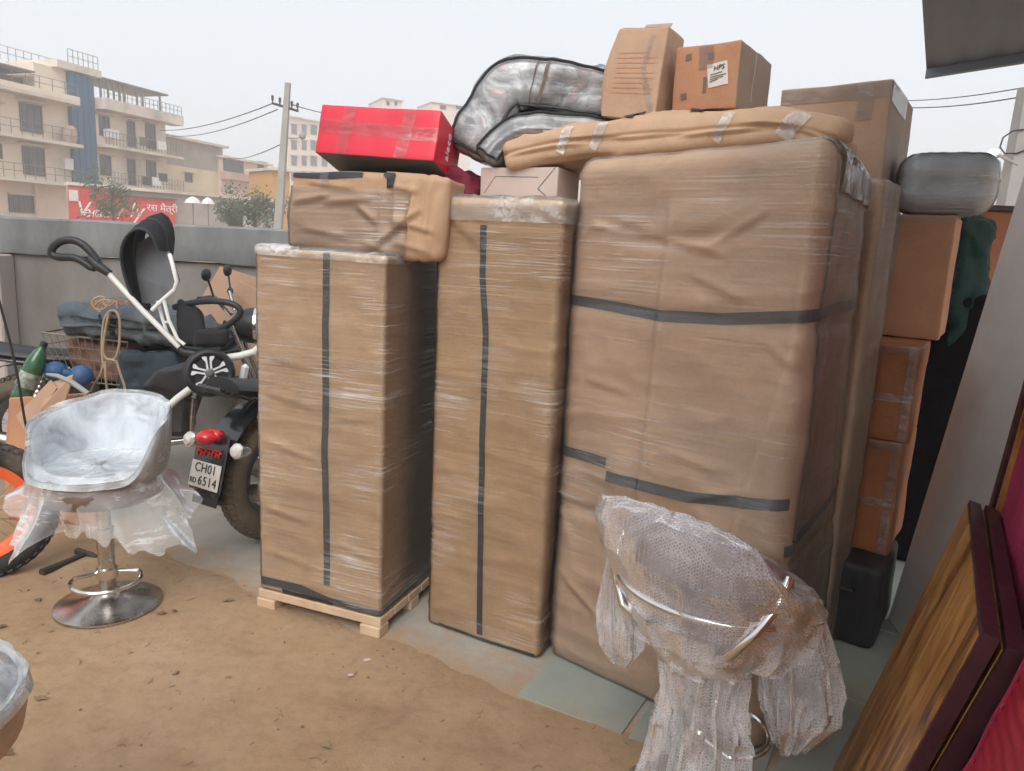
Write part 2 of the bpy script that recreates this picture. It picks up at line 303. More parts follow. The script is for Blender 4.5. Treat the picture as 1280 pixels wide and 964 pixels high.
# sand: damp brown earth with paler and darker patches
m, t, b = newmat('sandy_earth'); L = t.links.new; co = coords(t)
n1 = N(t, 'ShaderNodeTexNoise', Scale=1.1, Detail=9, Roughness=.62); L(co, n1.inputs['Vector'])
c1 = ramp(t, n1.outputs[0], [(.28, (.27, .165, .095)), (.45, (.365, .24, .143)), (.6, (.41, .28, .175)), (.78, (.47, .345, .235))])
n2 = N(t, 'ShaderNodeTexNoise', Scale=26, Detail=8, Roughness=.75); L(co, n2.inputs['Vector'])
c2 = ramp(t, n2.outputs[0], [(.25, .72), (.5, 1), (.75, 1.12)]); mm = N(t, 'ShaderNodeMixRGB', blend_type='MULTIPLY'); mm.inputs[0].default_value = .8; L(c1, mm.inputs[1]); L(c2, mm.inputs[2])
n4 = N(t, 'ShaderNodeTexNoise', Scale=4.5, Detail=5, Roughness=.6, Distortion=1.5); L(co, n4.inputs['Vector'])
f4 = ramp(t, n4.outputs[0], [(.60, 0), (.72, .55)]); m4 = t.nodes.new('ShaderNodeMixRGB'); m4.inputs[2].default_value = (.24, .155, .10, 1); L(f4, m4.inputs[0]); L(mm.outputs[0], m4.inputs[1])
L(m4.outputs[0], b.inputs['Base Color']); b.inputs['Roughness'].default_value = .95; b.inputs['Specular IOR Level'].default_value = .15
bp = N(t, 'ShaderNodeBump', Strength=.55, Distance=.012); L(n2.outputs[0], bp.inputs['Height']); L(bp.outputs[0], b.inputs['Normal']); mt['sand'] = m
# cement floor with earth trodden over its near edge
m, t, b = newmat('cement_floor_dusty'); L = t.links.new; co = coords(t)
n1 = N(t, 'ShaderNodeTexNoise', Scale=2.5, Detail=8, Roughness=.65); L(co, n1.inputs['Vector']); c1 = ramp(t, n1.outputs[0], [(.3, (.30, .285, .25)), (.5, (.37, .35, .31)), (.7, (.43, .40, .35))])
dp = N(t, 'ShaderNodeVectorMath', operation='DOT_PRODUCT'); L(co, dp.inputs[0]); dp.inputs[1].default_value = (.498, .867, 0)     # distance in from the edge
n2 = N(t, 'ShaderNodeTexNoise', Scale=7, Detail=8, Roughness=.7); L(co, n2.inputs['Vector']); sb = N(t, 'ShaderNodeMath', operation='MULTIPLY_ADD'); L(n2.outputs[0], sb.inputs[0]); sb.inputs[1].default_value = .9; sb.inputs[2].default_value = 1.944-.45+.24
df = N(t, 'ShaderNodeMath', operation='SUBTRACT'); L(sb.outputs[0], df.inputs[0]); L(dp.outputs['Value'], df.inputs[1]); fc = ramp(t, df.outputs[0], [(0, .12), (.12, .55), (.26, 1)])
mx_ = t.nodes.new('ShaderNodeMixRGB'); mx_.inputs[2].default_value = (.39, .265, .168, 1); L(fc, mx_.inputs[0]); L(c1, mx_.inputs[1]); L(mx_.outputs[0], b.inputs['Base Color']); b.inputs['Roughness'].default_value = .9
n3 = N(t, 'ShaderNodeTexNoise', Scale=60, Detail=5); L(co, n3.inputs['Vector']); bp = N(t, 'ShaderNodeBump', Strength=.4, Distance=.006); L(n3.outputs[0], bp.inputs['Height']); L(bp.outputs[0], b.inputs['Normal']); mt['concrete'] = m
# foam sheet under film
m, t, b = newmat('white_foam_under_film'); L = t.links.new; co = coords(t, (1, 1, 1))
n1 = N(t, 'ShaderNodeTexNoise', Scale=8, Detail=9, Roughness=.62, Distortion=.7); L(co, n1.inputs['Vector'])
L(ramp(t, n1.outputs[0], [(.28, (.28, .29, .32)), (.42, (.42, .45, .49)), (.55, (.54, .58, .63)), (.7, (.66, .70, .75))]), b.inputs['Base Color'])
bp = N(t, 'ShaderNodeBump', Strength=.4, Distance=.02); L(n1.outputs[0], bp.inputs['Height']); L(bp.outputs[0], b.inputs['Normal'])
b.inputs['Roughness'].default_value = .5; b.inputs['Coat Weight'].default_value = .15; b.inputs['Coat Roughness'].default_value = .2; mt['foam'] = m
# printed bedding seen through vinyl
def bedding(name, stops, sc):
    m, t, b = newmat(name); L = t.links.new; co = coords(t)
    n1 = N(t, 'ShaderNodeTexNoise', Scale=sc, Detail=5, Roughness=.55, Distortion=1.1); L(co, n1.inputs['Vector'])
    L(ramp(t, n1.outputs[0], stops), b.inputs['Base Color']); b.inputs['Roughness'].default_value = .6; b.inputs['Coat Weight'].default_value = .9; b.inputs['Coat Roughness'].default_value = .06
    n2 = N(t, 'ShaderNodeTexNoise', Scale=7, Detail=5, Distortion=1.); L(co, n2.inputs['Vector']); bp = N(t, 'ShaderNodeBump', Strength=.6, Distance=.03); L(n2.outputs[0], bp.inputs['Height']); L(bp.outputs[0], b.inputs['Coat Normal']); L(bp.outputs[0], b.inputs['Normal']); return m
mt['bed1'] = bedding('floral_bedding', [(.28, (.12, .125, .135)), (.40, (.36, .37, .39)), (.48, (.68, .69, .71)), (.55, (.42, .41, .43)), (.62, (.62, .42, .44)), (.72, (.74, .73, .73))], 7)
mt['bed2'] = bedding('grey_blanket', [(.3, (.18, .185, .19)), (.55, (.32, .325, .33)), (.75, (.44, .44, .44))], 6)

# ------------------------------------------------------------------ soft boxes (parcels, bags, cushions)
class Hex:
    """rounded box with wrinkles, bent into 8 given corners (or through a warp function)"""
    def __init__(s, C, r, disp=None, warp=None, dims=None):
        s.C = None if C is None else np.array(C, float)          # [ix][iy][iz]
        s.r = r; s.disp = disp; s.warp = warp
        if dims is None:
            d = s.C; s.dims = np.array([np.linalg.norm((d[1]-d[0]).mean((0, 1))), np.linalg.norm((d[:, 1]-d[:, 0]).mean((0, 1))), np.linalg.norm((d[:, :, 1]-d[:, :, 0]).mean((0, 1)))])
        else: s.dims = np.array(dims, float)
    def pt(s, P, off=0., extra=None):
        P = np.atleast_2d(np.asarray(P, float)); p = (P-.5)*s.dims; h = s.dims/2; r = min(s.r, h.min()*.98)
        inn = np.clip(p, -(h-r), h-r); v = p-inn; n = v/np.maximum(np.linalg.norm(v, axis=1), 1e-9)[:, None]
        q = inn+n*r; d = np.full(len(q), off, float)
        if s.disp is not None: d = d+s.disp(q, n, P)
        if extra is not None: d = d+extra(q, n, P)
        q = q+n*d[:, None]; U = q/s.dims+.5
        if s.warp is not None: return s.warp(U)
        x, y, z = U[:, 0:1], U[:, 1:2], U[:, 2:3]; C = s.C
        return sum(C[a][b][c]*(x if a else 1-x)*(y if b else 1-y)*(z if c else 1-z) for a in (0, 1) for b in (0, 1) for c in (0, 1))
    def mesh(s, name, mat, parent, res=.012, off=0., extra=None, skip=(), keep=None, nmax=150):
        nn = [int(np.clip(round(d/res), 6, nmax)) for d in s.dims]
        # denser towards the rounded edges
        def ax(n, L):
            k = max(2, int(n*.12)); e = min(.45, s.r*1.0/L); a = np.linspace(0, e, k, endpoint=False); return np.concatenate([a, np.linspace(e, 1-e, n), 1-a[::-1]])
        A = [ax(n, L) for n, L in zip(nn, s.dims)]
        Vs = []; Fs = []; base = 0
        for fi, (ax0, ax1, ax2, val) in enumerate(((0, 2, 1, 0.), (0, 2, 1, 1.), (1, 2, 0, 0.), (1, 2, 0, 1.), (0, 1, 2, 0.), (0, 1, 2, 1.))):
            if fi in skip: continue
            a, bb = A[ax0], A[ax1]; G = np.zeros((len(a), len(bb), 3)); G[:, :, ax0] = a[:, None]; G[:, :, ax1] = bb[None, :]; G[:, :, ax2] = val
            I = np.arange(len(a)*len(bb)).reshape(len(a), len(bb))+base; q = np.stack([I[:-1, :-1], I[1:, :-1], I[1:, 1:], I[:-1, 1:]], -1).reshape(-1, 4)
            if fi in (1, 2, 4): q = q[:, ::-1]
            Vs.append(G.reshape(-1, 3)); Fs.append(q); base += len(a)*len(bb)
        P = np.concatenate(Vs); Q = np.concatenate(Fs)
        uq, inv = np.unique(np.round(P, 5), axis=0, return_inverse=True); Q = inv.reshape(-1)[Q]
        W = s.pt(uq, off, extra)
        if keep is not None:
            kf = keep(uq[Q].mean(1)); Q = Q[kf]
        me = bpy.data.meshes.new(name); me.from_pydata(W.tolist(), [], Q.tolist()); me.validate(); me.shade_smooth()
        return link(name, me, mat, parent)
    def face(s, f, u, v):
        u = np.asarray(u, float); v = np.asarray(v, float); o = np.zeros_like(u)
        return np.stack({'f': [u, o, v], 'b': [u, o+1, v], 'r': [o+1, u, v], 'l': [o, u, v], 't': [u, v, o+1]}[f], -1)
    def uv(s, f, px, py):
        g = np.linspace(0, 1, 90); U, Vv = np.meshgrid(g, g, indexing='ij'); pr = proj(s.pt(s.face(f, U.ravel(), Vv.ravel())))
        k = np.argmin((pr[:, 0]-px)**2+(pr[:, 1]-py)**2); return float(U.ravel()[k]), float(Vv.ravel()[k])
    def strip(s, name, mat, parent, f, pts, w, off=.003, n=60, px=False, m=4):
        """flat tape laid along a polyline on a face; pts in face uv, or in photo pixels that are first turned into face uv"""
        if px: pts = [s.uv(f, *p) for p in pts]
        P = np.array(pts, float); D = {'f': s.dims[[0, 2]], 'b': s.dims[[0, 2]], 'r': s.dims[[1, 2]], 'l': s.dims[[1, 2]], 't': s.dims[[0, 1]]}[f]
        Pm = P*D; sl = np.concatenate([[0], np.cumsum(np.linalg.norm(np.diff(Pm, axis=0), axis=1))]); q = np.linspace(0, sl[-1], n)
        X = np.stack([np.interp(q, sl, Pm[:, 0]), np.interp(q, sl, Pm[:, 1])], 1); T = np.gradient(X, axis=0); T /= np.linalg.norm(T, axis=1)[:, None]; Nn = np.stack([-T[:, 1], T[:, 0]], 1)
        rows = []
        for k in range(m+1):
            Y = (X+Nn*w*(k/m-.5))/D; Y = np.clip(Y, 0.0, 1.0); rows.append(s.pt(s.face(f, Y[:, 0], Y[:, 1]), off))
        b = MB(); b.grid([[rows[k][i] for k in range(m+1)] for i in range(n)]); o = b.build(name, mat, parent, smooth=True); return o
def upbox(pos, rot, dim):
    R = Matrix.Rotation(rot[2], 3, 'Z') @ Matrix.Rotation(rot[1], 3, 'Y') @ Matrix.Rotation(rot[0], 3, 'X')
    return [[[np.array(Vector(pos)+R @ Vector(((a-.5)*dim[0], (b-.5)*dim[1], c*dim[2]))) for c in (0, 1)] for b in (0, 1)] for a in (0, 1)]
def seedv(k): return np.array([k*7.31, k*3.17, k*5.53])

# ------------------------------------------------------------------ ground, cement strip, stone floor
U2 = np.array([.867, -.498]); V2 = np.array([.498, .867]); G0 = np.array([.05, 2.214])
def gp(u, v, z=0.): p = G0+U2*u+V2*v; return (p[0], p[1], z)
xs = np.concatenate([[-1500, -500, -150, -60, -25, -12, -7, -4.5, -3.4], np.arange(-2.7, 1.75, .02), [2.2, 3, 4.5, 7, 12, 25, 60, 150, 500, 1500]])
ys = np.concatenate([[-1500, -500, -150, -50, -20, -8, -3, -1, 0, .5], np.arange(.85, 3.7, .02), [4, 4.5, 5.2, 7, 10, 15, 25, 45, 80, 150, 500, 1500]])
X, Y = np.meshgrid(xs, ys, indexing='ij'); P = np.stack([X.ravel(), Y.ravel(), 0*X.ravel()], 1)
sd_ = (P[:, :2]-G0)@V2; nz = fbm(P*np.array([3.2, 3.2, 1])+3, 4)
s_ = sd_+.05*nz+.02*fbm(P*np.array([9., 9., 1]), 3)
hgt = -.012+.024*sst(.16, -.10, s_)+.006*sst(.1, -.4, sd_)*(fbm(P*4.+9, 4)*.9+ridge(P*6.+1, 4)*.5-.2)
lump = ridge(P*np.array([13., 13., 1])+2, 3)*fbm(P*np.array([5., 5., 1])+8, 2); hgt += .006*lump*sst(.05, -.3, sd_)
trod = vn(P*np.array([7., 7., 1])+40); hgt -= .008*sst(.35, .7, trod)*sst(.1, -.3, sd_)
farm = (np.abs(P[:, 0]) > 2.75) | (P[:, 1] > 3.7) | (P[:, 1] < .84); hgt = np.where(farm, np.where(sd_ > .05, -.02, .012), hgt)
P[:, 2] = hgt; n0, n1_ = len(xs), len(ys); I = np.arange(n0*n1_).reshape(n0, n1_); Q = np.stack([I[:-1, :-1], I[1:, :-1], I[1:, 1:], I[:-1, 1:]], -1).reshape(-1, 4)
me = bpy.data.meshes.new('ground'); me.from_pydata(P.tolist(), [], Q.tolist()); me.shade_smooth(); struct(link('ground', me, mt['sand']))
def sandz(x, y):
    i = np.argmin((P[:, 0]-x)**2+(P[:, 1]-y)**2); return float(P[i, 2])
b = MB(); b.hexa([gp(-5, -.1, -.12), gp(2.6, -.1, -.12), gp(2.6, 3.2, -.12), gp(-5, 3.2, -.12)], [gp(-5, -.02, 0), gp(2.6, -.02, 0), gp(2.6, 3.2, 0), gp(-5, 3.2, 0)])
struct(b.build('cement_strip', mt['concrete']))
sf = bpy.data.objects.new('stone_floor', None); COL.objects.link(sf); sf['kind'] = 'structure'; WM[sf] = Matrix.Identity(4)
ue = [0, .39, .80, 1.22, 1.63, 2.05, 2.5]; ve = [0, .62, 1.22, 1.84, 2.45]
for i in range(len(ue)-1):
    for j in range(len(ve)-1):
        b = MB(); u0, u1, v0, v1 = ue[i]+.008, ue[i+1]-.008, ve[j]+.008, ve[j+1]-.008; h = .005+.003*random.random(); k = .004
        b.hexa([gp(u0, v0, -.03), gp(u1, v0, -.03), gp(u1, v1, -.03), gp(u0, v1, -.03)], [gp(u0+k, v0+k, h), gp(u1-k, v0+k, h+.001), gp(u1-k, v1-k, h), gp(u0+k, v1-k, h)]); b.build('stone_slab', mt['kota'], sf)
# loose chips and grit on the earth
b = MB()
for k in range(380):
    x = random.uniform(-2.4, 1.0); y = random.uniform(1.0, 3.1)
    if (np.array([x, y])-G0)@V2 > .12: continue
    r = random.choice((.0016, .002, .003, .003, .0045)); 
    b.ball((x, y, sandz(x, y)+r*.4), (r*random.uniform(.8, 1.6), r*random.uniform(.8, 1.6), r*.6), 5, 3)
o = b.build('grit', M('grit_stone', (.22, .17, .13), .9, var=.6, sc=3)); o['kind'] = 'stuff'; tag(o, 'brown grit and small stones scattered over the earth', 'grit')
b = MB()
for k in range(150):
    x = random.uniform(-2.2, .8); y = random.uniform(1.1, 2.9)
    if (np.array([x, y])-G0)@V2 > .0: continue
    a = random.uniform(0, 3.14); l = random.uniform(.01, .035); z = sandz(x, y)+.002
    b.tube([(x, y, z), (x+l*math.cos(a)*.5, y+l*math.sin(a)*.5, z+.003), (x+l*math.cos(a+.5), y+l*math.sin(a+.5), z)], .0011, 4)
for k in range(26):
    x = random.uniform(-2.1, .6); y = random.uniform(1.15, 2.8)
    if (np.array([x, y])-G0)@V2 > -.03: continue
    a = random.uniform(0, 3.14); r = random.uniform(.008, .02); z = sandz(x, y)+.004; pts = [(x+r*math.cos(a+t_)*(1.6 if i_ % 3 == 0 else .6), y+r*math.sin(a+t_)*(1.2 if i_ % 2 else .5), z+random.uniform(0, .006)) for i_, t_ in enumerate(np.linspace(0, 6.28, 7)[:-1])]
    b.add(pts, [tuple(range(6))])
o = b.build('straw_litter', M('straw', (.23, .16, .095), .9, var=.6, sc=3)); o['kind'] = 'stuff'; tag(o, 'dry straw and twig bits littering the earth', 'litter')
for px, py, r, lab in ((458, 826, .014, 'white paper scrap on the earth in front of the palleted parcel'), (438, 845, .009, 'small pale chip on the earth near the paper scrap')):
    p = gz(px, py, .012); b = MB(); pts = [(p[0]+r*math.cos(a)*random.uniform(.7, 1.4), p[1]+r*.6*math.sin(a), p[2]+.003+random.uniform(0, .003)) for a in np.linspace(0, 6.28, 8)[:-1]]
    b.add(pts+[(q[0], q[1], q[2]-.003) for q in pts], [tuple(range(7)), tuple(range(13, 6, -1))]+[(i, i+7, (i+1) % 7+7, (i+1) % 7) for i in range(7)]); tag(b.build('paper_scrap', mt['cream']), lab, 'scrap')

# ------------------------------------------------------------------ yard wall and its pier
WY = 4.95
w_ = thing('yard_wall', 'grey cement rendered yard wall with a paler band along its top', 'wall', (-1, WY, 0))
b = MB(); b.box((-1, WY+.1, .62), (14, .2, 1.24)); b.build('wall_face', mt['wall'], w_)
# rough-edged band
xs2 = np.linspace(-8, 6, 420); top = 1.488+.012*fbm(np.stack([xs2*1.3, xs2*0, xs2*0], 1), 4); bot = 1.245+.012*fbm(np.stack([xs2*2.3, xs2*0+5, xs2*0], 1), 4)
b = MB(); rows = []
for x, tz, bz in zip(xs2, top, bot): rows.append([(x, WY+.2, bz), (x, WY-.028, bz), (x, WY-.034, bz+.01), (x, WY-.032, (bz+tz)/2), (x, WY-.034, tz-.012), (x, WY-.02, tz), (x, WY+.24, tz+.003), (x, WY+.24, bz), (x, WY+.2, bz)])
b.grid(rows); b.build('top_band', mt['wallcap'], w_, smooth=True)
q = at(0, 400, WY-.1); p2 = at(11, 400, WY-.1)
b = MB(); b.box((p2[0]-.35, WY-.08, .62), (.7, .16, 1.24), bev=.01); tag(b.build('wall_pier', mt['pier']), 'pinkish cement pier standing proud of the yard wall', 'pier')

def creases(P, n, lines, w=.012, face='f', D=(1., 1.)):
    """sharp folds: (u0,v0,u1,v1,amp) segments on a face, fading at their ends"""
    u, v = (P[:, 0], P[:, 2]) if face == 'f' else (P[:, 0], P[:, 1]); ok = (n[:, 1] < -.35) if face == 'f' else (n[:, 2] > .35); d = np.zeros(len(P))
    for u0, v0, u1, v1, a in lines:
        ex, ey = (u1-u0)*D[0], (v1-v0)*D[1]; L2 = ex*ex+ey*ey; px_, py_ = (u-u0)*D[0], (v-v0)*D[1]; t_ = np.clip((px_*ex+py_*ey)/L2, -.2, 1.2); s_d = (px_*ey-py_*ex)/math.sqrt(L2); fade = sst(-.05, .25, t_)*sst(1.05, .75, t_); 
        off = np.maximum(0, np.abs((px_*ex+py_*ey)/L2-.5)-.5)*math.sqrt(L2); d += a*fade*np.exp(-off/.01)*(np.exp(-np.abs(s_d)/w)-.6*np.exp(-np.abs(s_d-w*1.2)/w))
    return np.where(ok, d, 0)
# ------------------------------------------------------------------ parcels
def crumple(a, seed, f=4., aniso=(1, 1, 1), fine=.35):
    an = np.array(aniso); sv = seedv(seed)
    return lambda q, n, P: a*(fbm(q*f*an+sv, 3)*.7+ridge(q*f*1.7*an+sv*2, 5)*.6+fine*ridge(q*f*5*an+sv*3, 4)-.35)
# parcel 1 on its pallet
A1 = np.array([-.955, 2.735]); B1 = np.array([-.447, 2.543]); dd = np.array([.354, .936]); D1 = .52
def C8(fl, fr, bl, br, z0, z1, tfl=None, tfr=None, tbl=None, tbr=None):
    bt = [fl, fr, bl, br]; tp = [tfl, tfr, tbl, tbr]; tp = [b if t is None else t for t, b in zip(tp, bt)]
    z0 = z0 if hasattr(z0, '__len__') else [z0]*4; z1 = z1 if hasattr(z1, '__len__') else [z1]*4
    g = lambda p, z: np.array([p[0], p[1], z])
    return [[[g(bt[0], z0[0]), g(tp[0], z1[0])], [g(bt[2], z0[2]), g(tp[2], z1[2])]], [[g(bt[1], z0[1]), g(tp[1], z1[1])], [g(bt[3], z0[3]), g(tp[3], z1[3])]]]
h1 = Hex(C8(A1, B1, A1+dd*D1, B1+dd*D1, .075, [1.405, 1.397, 1.40, 1.39]), .016, lambda q, n, P: crumple(.0035, 1, 3.0, (1, 1, 1.6))(q, n, P)+creases(P, n, [(.03, .46, .52, .425, .008), (.05, .60, .5, .57, .006), (.03, .26, .45, .235, .007), (.1, .70, .5, .68, .005), (.6, .2, .95, .17, .006), (.62, .55, .95, .57, .005), (.05, .13, .5, .10, .005)], .010, 'f', (.54, 1.3)))
T = thing('palleted_parcel', 'shortest tall kraft paper parcel, standing on a wooden pallet', 'parcel', ((A1[0]+B1[0])/2, 2.9, 0))
h1.mesh('paper_wrap', mt['kraft2'], T)
h1.mesh('stretch_film', mt['film'], T, off=.004, extra=lambda q, n, P: .003*ridge(q*np.array([3, 3, 14])+2, 3), skip=(4, 1))
h1.mesh('bunched_film', mt['filmtop'], T, off=.007, extra=lambda q, n, P: .007*ridge(q*np.array([22, 22, 22])+2, 2), keep=lambda c: (c[:, 2] > .975) & (c[:, 1] < .3))
h1.strip('tape_strip', mt['tape'], T, 'f', [(.565, 1), (.56, .8), (.565, .6), (.555, .45), (.57, .3), (.575, .06)], .028)
h1.strip('tape_strip', mt['tape'], T, 'f', [(0, .028), (.35, .03), (.6, .012), (1, .012)], .034)
h1.strip('tape_strip', mt['tape'], T, 'f', [(.2, .006), (.62, .002)], .03, off=.005)
h1.strip('tape_strip', mt['tape'], T, 'r', [(0, .012), (.5, .018), (1, .022)], .034)
pu = (B1-A1)/np.linalg.norm(B1-A1); pl = thing('wooden_pallet', 'pale wooden pallet under the shortest tall parcel', 'pallet', ((A1[0]+B1[0])/2, 2.9, 0))
LW = np.linalg.norm(B1-A1); Rp = Matrix.Rotation(math.atan2(pu[1], pu[0]), 3, 'Z')
def pp(a, d, z): p = A1+pu*a+dd*d; return (p[0], p[1], z)
for d in (.02, D1/2, D1-.02):
    for a in (.035, LW/2, LW-.035):
        if d == .02 and abs(a-LW/2) < .01: continue
        b = MB(); b.box(pp(a, d+.0, .02), (.085, .07, .042), Rp, bev=.004); b.build('foot_block', mt['pallet'], pl)
for k in range(5):
    b = MB(); b.box(pp(LW/2, .045+k*(D1-.09)/4, .058), (LW+.012, .1, .034), Rp, bev=.003); b.build('deck_plank', mt['pallet'], pl)
# parcel 2
A2 = np.array([-.29, 2.667]); B2 = np.array([.140, 2.430]); d2 = np.array([.455, .89]); D2 = .36
sl2 = lambda P: (P[:, 2]-(1-.52*P[:, 0]*2.0*.33))     # diagonal fold on the front
def disp2(q, n, P):
    base = crumple(.0035, 2, 3.0, (1, 1, 1.5))(q, n, P); fold = np.where(P[:, 0] < .42, sst(-.004, .004, P[:, 2]-(.985-.245*P[:, 0])), sst(.0, .05, P[:, 2]-.885)*.6)
    return base+.006*fold*(n[:, 1] < -.5)-.01*sst(.55, 1, 1-P[:, 2])*np.abs(P[:, 0]-.5)*2*.6
h2 = Hex(C8(A2, B2, A2+d2*D2, B2+d2*D2, -.006, [1.605, 1.602, 1.60, 1.60]), .028, disp2)
T = thing('narrow_parcel', 'narrow tall kraft paper parcel with one vertical black tape, standing between two others', 'parcel', (0, 2.7, 0))
h2.mesh('paper_wrap', mt['kraft'], T)
h2.mesh('stretch_film', mt['film2'], T, off=.004, extra=lambda q, n, P: .003*ridge(q*np.array([3, 3, 20])+5, 3), skip=(4, 1))
h2.mesh('bunched_film', mt['filmtop'], T, off=.007, extra=lambda q, n, P: .008*ridge(q*np.array([18, 18, 18])+2, 2), keep=lambda c: (c[:, 2] > .955) & (c[:, 1] < .4))
h2.strip('tape_strip', mt['tape'], T, 'f', [(.40, .945), (.40, .84), (.445, .72), (.455, .5), (.47, .3), (.50, .02)], .024)
h2.strip('tape_strip', mt['tape'], T, 'f', [(.12, .008), (.5, .008), (.97, .008)], .02, off=.002)
# parcel 3: the big one
F3, R3 = np.array([.164, 2.489]), np.array([.786, 1.968]); BR3 = np.array([1.17, 2.47]); BL3 = F3+(BR3-R3)
def disp3(q, n, P):
    fr = (n[:, 1] < -.3); x, z = P[:, 0], P[:, 2]
    d = crumple(.008, 3, 2.2, (1, 1, 1.3), .3)(q, n, P)
    fold1 = np.exp(-((z-(.915-.05*np.sin(np.clip(x, 0, .8)*3.4)-.02*x))/.010)**2)*sst(.1, .25, x)*sst(.75, .6, x)          # sagging pleat under the top
    seam = sst(.0, .012, x-(.435-.03*(.85-z)))*sst(.30, .34, z)*sst(.93, .9, z)                                              # overlapping sheet edge
    seam2 = sst(.0, .014, x-(.93-.14*sst(.75, .3, z)))*sst(.25, .3, z)
    puff = np.exp(-((x-.33)/.09)**2-((z-.42)/.05)**2)
    band = np.exp(-((z-.735+.01*x)/.012)**2)+np.exp(-((z-.345)/.012)**2)
    bulge = .022*np.sin(np.pi*np.clip(z, 0, 1))*np.sin(np.pi*np.clip(x, 0, 1))
    d = d+np.where(fr, -.012*fold1+.007*seam+.008*seam2+.016*puff, 0)-.006*band+bulge*np.abs(n[:, 1])
    d = d-.008*sst(.06, 0, z)+creases(P, n, [(.10, .88, .40, .855, .014), (.30, .87, .70, .83, .016), (.60, .84, .82, .90, .012), (.55, .80, .78, .76, .009), (.62, .42, .86, .46, .009), (.50, .50, .75, .48, .008), (.60, .34, .80, .39, .010), (.85, .70, .97, .66, .009), (.12, .60, .36, .585, .007), (.62, .20, .80, .30, .011), (.30, .29, .52, .26, .010), (.08, .2, .3, .14, .009), (.9, .3, .99, .1, .012)], .014, 'f', (.78, 1.75))
    return d
h3 = Hex(C8(F3, R3, BL3, BR3, -.028, [1.742, 1.768, 1.74, 1.75], tfl=F3+np.array([.0, .03]), tfr=R3+np.array([.012, .03]), tbr=BR3+np.array([-.07, -.03])), .062, disp3)
T = thing('large_parcel', 'largest tall kraft paper parcel, bound by two black straps round its middle', 'parcel', (.7, 2.5, 0))
h3.mesh('paper_wrap', mt['quilt'], T, res=.0095, nmax=190)
h3.mesh('stretch_film', mt['film3'], T, off=.006, extra=lambda q, n, P: .003*ridge(q*np.array([4, 4, 18])+5, 3), skip=(4, 1, 2))
h3.mesh('bunched_film', mt['filmtop'], T, off=.010, extra=lambda q, n, P: .012*ridge(q*np.array([16, 16, 16])+2, 2), keep=lambda c: (c[:, 2] > .93) & (c[:, 0] > .95) & (c[:, 1] > .12))
h3.strip('strap', mt['tape'], T, 'f', [(0, .742), (.2, .736), (.45, .725), (.7, .728), (1, .742)], .034, n=90)
h3.strip('strap', mt['tape'], T, 'r', [(0, .742), (.4, .752), (1, .76)], .034)
h3.strip('strap', mt['tape'], T, 'f', [(702, 558), (757, 582)], .034, n=40, px=True)
h3.strip('strap', mt['tape'], T, 'f', [(757, 597), (860, 620), (993, 630)], .034, n=60, px=True, off=.005)
h3.strip('strap', mt['tape'], T, 'r', [(0, .37), (.4, .385), (1, .41)], .034)
# a further wrapped parcel standing right behind it
a4 = BR3+(BR3-R3)*.06; u4 = (R3-F3)/np.linalg.norm(R3-F3); v4 = (BR3-R3)/np.linalg.norm(BR3-R3)
b4 = a4-u4*.02
h4 = Hex(C8(b4-u4*.62, b4, b4-u4*.62+v4*.28, b4+v4*.28, .012, 1.725), .02, crumple(.006, 4, 3, (1, 1, 1.4)))
T = thing('rear_parcel', 'kraft paper parcel hidden close behind the largest one, only its side edge showing', 'parcel', (1, 2.8, 0))
h4.mesh('paper_wrap', mt['quilt'], T, res=.02); h4.mesh('stretch_film', mt['film3'], T, res=.02, off=.005, extra=lambda q, n, P: .004*ridge(q*np.array([6, 6, 18])+5, 3), skip=(4,))

# ------------------------------------------------------------------ things heaped on the parcels
def pathwarp(pts, thick, ddir, depth, tn=None):
    """slab swept along a bent path: U=(along, depth, across)"""
    P = np.array(pts, float)
    for _ in range(3):                      # smooth the corners
        Q = [P[0]]
        for i in range(len(P)-1): Q += [P[i]*.75+P[i+1]*.25, P[i]*.25+P[i+1]*.75]
        P = np.array(Q+[P[-1]])
    sl = np.concatenate([[0], np.cumsum(np.linalg.norm(np.diff(P, axis=0), axis=1))]); dd_ = np.array(ddir, float); dd_ /= np.linalg.norm(dd_)
    def warp(U):
        q = np.clip(U[:, 0], -.05, 1.05)*sl[-1]; X = np.stack([np.interp(q, sl, P[:, k]) for k in range(3)], 1)
        e = .02; T = np.stack([np.interp(np.clip(q+e, 0, sl[-1]), sl, P[:, k])-np.interp(np.clip(q-e, 0, sl[-1]), sl, P[:, k]) for k in range(3)], 1); T /= np.maximum(np.linalg.norm(T, axis=1), 1e-6)[:, None]
        Nn = np.cross(np.broadcast_to(dd_, T.shape), -T); Nn /= np.maximum(np.linalg.norm(Nn, axis=1), 1e-6)[:, None]
        over = (np.minimum(U[:, 0], 0)+np.maximum(U[:, 0]-1, 0))*sl[-1]
        return X+T*over[:, None]+dd_*((U[:, 1:2])*depth)+Nn*((U[:, 2:3]-.5)*thick)
    return warp, sl[-1]
def loop_tube(h, f, r, n=40, ins=.02, off=.0):
    a = np.linspace(ins, 1-ins, n); lo = np.full(n, ins); hi = np.full(n, 1-ins)
    U = np.concatenate([a, hi, a[::-1], lo]); W = np.concatenate([lo, a, hi, a[::-1]]); return h.pt(h.face(f, U, W), off)
